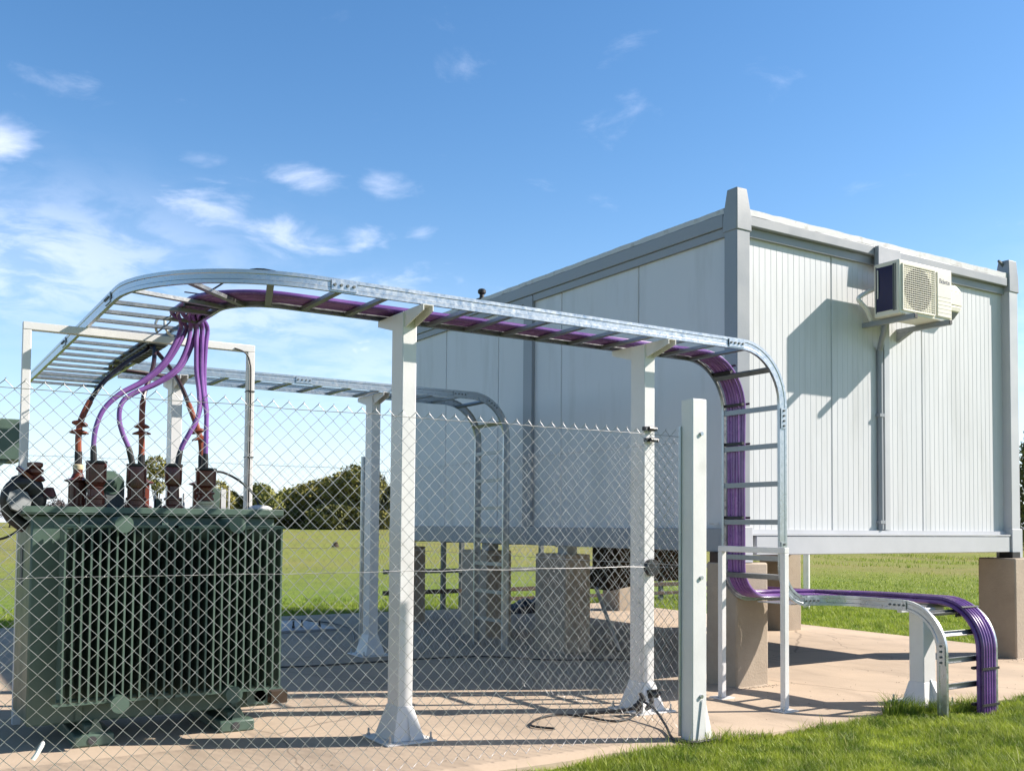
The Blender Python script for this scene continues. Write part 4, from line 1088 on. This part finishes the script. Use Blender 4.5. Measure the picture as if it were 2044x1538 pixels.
def tree(name, label, x, y, lobes, leaf, n, size, mat_, trunk=.18, seed=0, group=None, flat=1.0):
    z0 = terrain_z(x, y); rng = np.random.default_rng(seed)
    t = Thing(name, label, 'tree', (x, y, z0), group)
    vol = np.array([l[3] * l[4] for l in lobes]); pick = rng.choice(len(lobes), n, p=vol / vol.sum())
    C = np.array([l[:3] for l in lobes])[pick]; RR = np.array([(l[3], l[3] * flat, l[4]) for l in lobes])[pick]
    d = rng.normal(size=(n, 3)); d /= np.linalg.norm(d, axis=1)[:, None]
    rad = rng.uniform(.55, 1.0, n) ** .6 * (1 + .16 * rng.normal(size=n) * .6)
    P = C + d * RR * rad[:, None] + np.array([x, y, z0])
    P = P[P[:, 2] > z0 + .1]; k = len(P)
    a = rng.normal(size=(k, 3)); a /= np.linalg.norm(a, axis=1)[:, None]
    b = np.cross(a, rng.normal(size=(k, 3))); b /= np.linalg.norm(b, axis=1)[:, None]
    s = size * rng.uniform(.5, 1.3, k)[:, None]
    v = np.stack([P - a * s, P + b * s * .5, P + a * s, P - b * s * .5], 1).reshape(-1, 3) - np.array([x, y, z0])
    me = np_mesh('crown', v, np.arange(4 * k).reshape(-1, 4), mat_, 4); o = bpy.data.objects.new('crown', me); col.objects.link(o); o.parent = t.o
    mb = MB(); h = max(l[2] for l in lobes)
    mb.tube([(x, y, z0 - .1), (x + .1, y, z0 + h * .35), (x + .05, y, z0 + h * .8)], [trunk, trunk * .8, trunk * .3], 8)
    for l in lobes: mb.tube([(x + .05, y, z0 + h * .3), (x + l[0] * .5, y + l[1] * .5, z0 + l[2] * .75), (x + l[0] * .9, y + l[1] * .9, z0 + l[2])], [trunk * .5, trunk * .35, trunk * .12], 6)
    t.part('trunk', mb, BARK)
def make_trees():
    Rv = np.array(((math.cos(yaw), math.sin(yaw)), (-math.sin(yaw), math.cos(yaw))))
    def ground_at(u, D):                            # bearing u (tangent right of view axis) at forward distance D
        p = Rv.T @ np.array([u * D, D]); return float(p[0]), float(p[1])
    g = 'trees and scrub along the far side of the field'
    D = 92.0; k = D / 1980.66                       # metres per survey unit at that distance
    spec = [  # centre, half width, top height in units, kind, label
        (708, 72, 126, 'o', 'tallest olive green tree of the far treeline left of the white columns'),
        (640, 58, 98, 'o', 'rounded olive tree left of the tallest one in the far treeline'),
        (580, 48, 82, 'l', 'yellowish bush in the far treeline right of the transformer'),
        (520, 44, 86, 'l', 'lighter olive tree close behind the right end of the transformer'),
        (770, 46, 88, 'd', 'dark tree showing between the white columns'),
        (832, 60, 96, 'd', 'dark tree behind the far corner of the cabin'),
        (455, 40, 72, 'd', 'dark scrubby tree behind the transformer lid'),
        (670, 70, 48, 'd', 'low dark hedge clump under the tallest olive tree'),
        (560, 60, 44, 'd', 'low dark scrub below the yellowish bush')]
    for i, (u, hw, top, kind, lab) in enumerate(spec):
        x, y = ground_at((u - 1022) / 1980.66, D + (i % 3) * 3 - 3 - (5 if i > 6 else 0))
        h = top * k; w = hw * k; rnd = random.Random(i * 7 + 1)
        lobes = [(0, 0, h * .62, w * .62, h * .36)]
        for q in range(7):
            a = rnd.uniform(0, 6.28); rr = rnd.uniform(.35, .75) * w
            lobes.append((math.cos(a) * rr, math.sin(a) * rr, h * rnd.uniform(.3, .72), w * rnd.uniform(.3, .48), h * rnd.uniform(.18, .28)))
        for q in range(5): lobes.append((rnd.uniform(-.8, .8) * w, rnd.uniform(-.5, .5) * w, h * .12, w * .4, h * .16))
        tree('field_tree', lab, x, y, lobes, None, 13000, .21, {'o': LEAF_OLIVE, 'd': LEAF_DARK, 'l': LEAF_LIGHT}[kind], .16, i, g)
    # lone eucalyptus behind the bushings
    x, y = ground_at((312 - 1022) / 1980.66, 60)
    tree('gum_tree', 'lone slender gum tree between the bushings', x, y, [(0, 0, 4.3, .75, .55), (-.45, .1, 3.6, .6, .5), (.5, 0, 3.9, .5, .45), (.15, 0, 3.0, .45, .4)], None, 1600, .11, LEAF_OLIVE, .07, 40, g)
    x, y = ground_at((430 - 1022) / 1980.66, 70)
    tree('gum_tree', 'small olive gum tree right of the bushings', x, y, [(0, 0, 3.0, .9, .8), (.6, 0, 2.2, .8, .7), (-.5, 0, 2.0, .6, .7)], None, 1800, .13, LEAF_OLIVE, .09, 41, g)
    # bare winter scrub at the left
    for i, (u, hw, top) in enumerate(((20, 45, 66), (95, 40, 58), (165, 45, 62), (240, 42, 56), (370, 40, 52))):
        x, y = ground_at((u - 1022) / 1980.66, 78 + 4 * (i % 2)); kk = 80 / 1980.66; rnd = random.Random(i + 90)
        lobes = [(rnd.uniform(-.8, .8) * hw * kk, rnd.uniform(-1, 1), top * kk * rnd.uniform(.3, .7), hw * kk * rnd.uniform(.3, .5), top * kk * .3) for _ in range(6)]
        tree('bare_shrub', ['leftmost leafless grey shrub at the far field edge', 'leafless grey shrub just left of the transformer top', 'leafless shrub behind the leftmost bushing', 'leafless shrub behind the second bushing', 'leafless shrub behind the third and fourth bushings'][i], x, y, lobes, None, 2600, .10, LEAF_BARE, .07, 60 + i, g)
    # dark conifer past the right end of the cabin
    x, y = ground_at((2062 - 1022) / 1980.66, 70)
    tree('conifer', 'tall dark conifer at the right edge beyond the cabin', x, y, [(0, 0, 1.6, 1.5, 1.5), (0, 0, 3.4, 1.45, 1.5), (.1, 0, 5.2, 1.15, 1.4), (0, 0, 6.9, .8, 1.2), (-.1, 0, 8.2, .42, 1.0)], None, 5200, .16, LEAF_DARK, .2, 77, g)
    x, y = ground_at((2150 - 1022) / 1980.66, 74)
    tree('conifer', 'second dark conifer at the right edge behind the first', x, y, [(0, 0, 1.6, 2.4, 1.5), (0, 0, 3.4, 2.0, 1.5), (.1, 0, 5.0, 1.5, 1.4), (0, 0, 6.4, .9, 1.2)], None, 4200, .18, LEAF_DARK, .2, 78, g)
make_trees()

# ------------------------------------------------------------------ grass blades
def blades(name, label, regions, seed):
    rng = np.random.default_rng(seed); V = []; F = []; base = 0
    for (xs, ys, n, h, w, fn) in regions:
        x = rng.uniform(*xs, n); y = rng.uniform(*ys, n)
        if fn is not None:
            k = fn(x, y, rng); x = x[k]; y = y[k]
        m = len(x)
        cl = np.sin(x * 3.1 + 1.3 * np.sin(y * 2.3)) * np.sin(y * 3.7 + 1.1 * np.sin(x * 1.9))
        H = h * rng.uniform(.40, 1.30, m) * (1 + .45 * cl); Wd = w * rng.uniform(.6, 1.3, m)
        a = rng.uniform(0, 2 * np.pi, m); lean = rng.uniform(.1, .95, m) * H; la = a + rng.normal(0, .8, m)
        dx, dy = np.cos(a + np.pi / 2) * Wd, np.sin(a + np.pi / 2) * Wd; lx, ly = np.cos(la) * lean, np.sin(la) * lean
        z = np.full(m, -.04)
        p = np.stack([np.stack([x - dx, y - dy, z], 1), np.stack([x + dx, y + dy, z], 1),
                      np.stack([x + lx * .35 + dx * .7, y + ly * .35 + dy * .7, z + H * .6], 1), np.stack([x + lx * .35 - dx * .7, y + ly * .35 - dy * .7, z + H * .6], 1),
                      np.stack([x + lx, y + ly, z + H], 1), np.stack([x + lx + dx * .1, y + ly + dy * .1, z + H], 1)], 1).reshape(-1, 3)
        i = np.arange(m) * 6 + base
        F.append(np.stack([i, i + 1, i + 2, i + 3], 1)); F.append(np.stack([i + 3, i + 2, i + 5, i + 4], 1))
        V.append(p); base += 6 * m
    me = np_mesh(name, np.concatenate(V), np.concatenate(F), BLADE, 4)
    o = bpy.data.objects.new(name, me); col.objects.link(o); o['kind'] = 'stuff'; tag(o, label, 'grass')
def make_grass():
    def near(x, y, rng):
        edge = 4.69 + .03 * np.sin(x * 5) + .02 * np.sin(x * 13)
        edge = edge - np.clip((x - 6.6) * .075, 0, .2) + np.clip(3.2 - x, 0, 3.5) * .035
        return y < edge
    def weeds(x, y, rng):
        return ((x - 6.95) ** 2 / .35 ** 2 + (y - 4.62) ** 2 / .10 ** 2 < 1) | ((x - 6.38) ** 2 / .22 ** 2 + (y - 4.66) ** 2 / .08 ** 2 < 1) | ((x - 4.7) ** 2 / .3 ** 2 + (y - 4.66) ** 2 / .06 ** 2 < 1)
    def clumps(x, y, rng):
        return near(x, y, rng) & ((np.sin(x * 7.3 + 2 * np.sin(y * 4.1)) * np.sin(y * 8.9 + 1.7 * np.sin(x * 3.3))) > .72)
    blades('grass', 'lush green lawn grass in the foreground beside the slab', [((2.0, 9.8), (2.6, 4.75), 240000, .054, .0023, near), ((6.0, 7.5), (4.4, 4.8), 9000, .13, .003, weeds), ((4.2, 5.2), (4.4, 4.8), 4000, .11, .003, weeds),
                                                                               ((2.5, 9.0), (2.8, 4.7), 9000, .11, .0032, clumps), ((2.4, 8.2), (4.35, 4.75), 1500, .055, .0085, near), ((2.5, 8.2), (2.8, 4.6), 3000, .06, .008, clumps)], 5)
    blades('grass', 'mown grass beyond the slab behind and beside the cabin', [((11.0, 17.0), (4.0, 15.0), 110000, .058, .0045, None), ((-2.0, 12.0), (14.2, 18.0), 80000, .06, .005, lambda x, y, rng: rng.random(len(x)) < (18.0 - y) / 3.8),
                                                                              ((17.0, 30.0), (5.0, 24.0), 60000, .05, .008, lambda x, y, rng: rng.random(len(x)) < (30 - x) / 13), ((24.0, 46.0), (16.0, 42.0), 16000, .15, .014, lambda x, y, rng: (np.sin(x * .9 + np.sin(y * .5)) > .2) & (np.hypot(x, y) > 38))], 6)
make_grass()
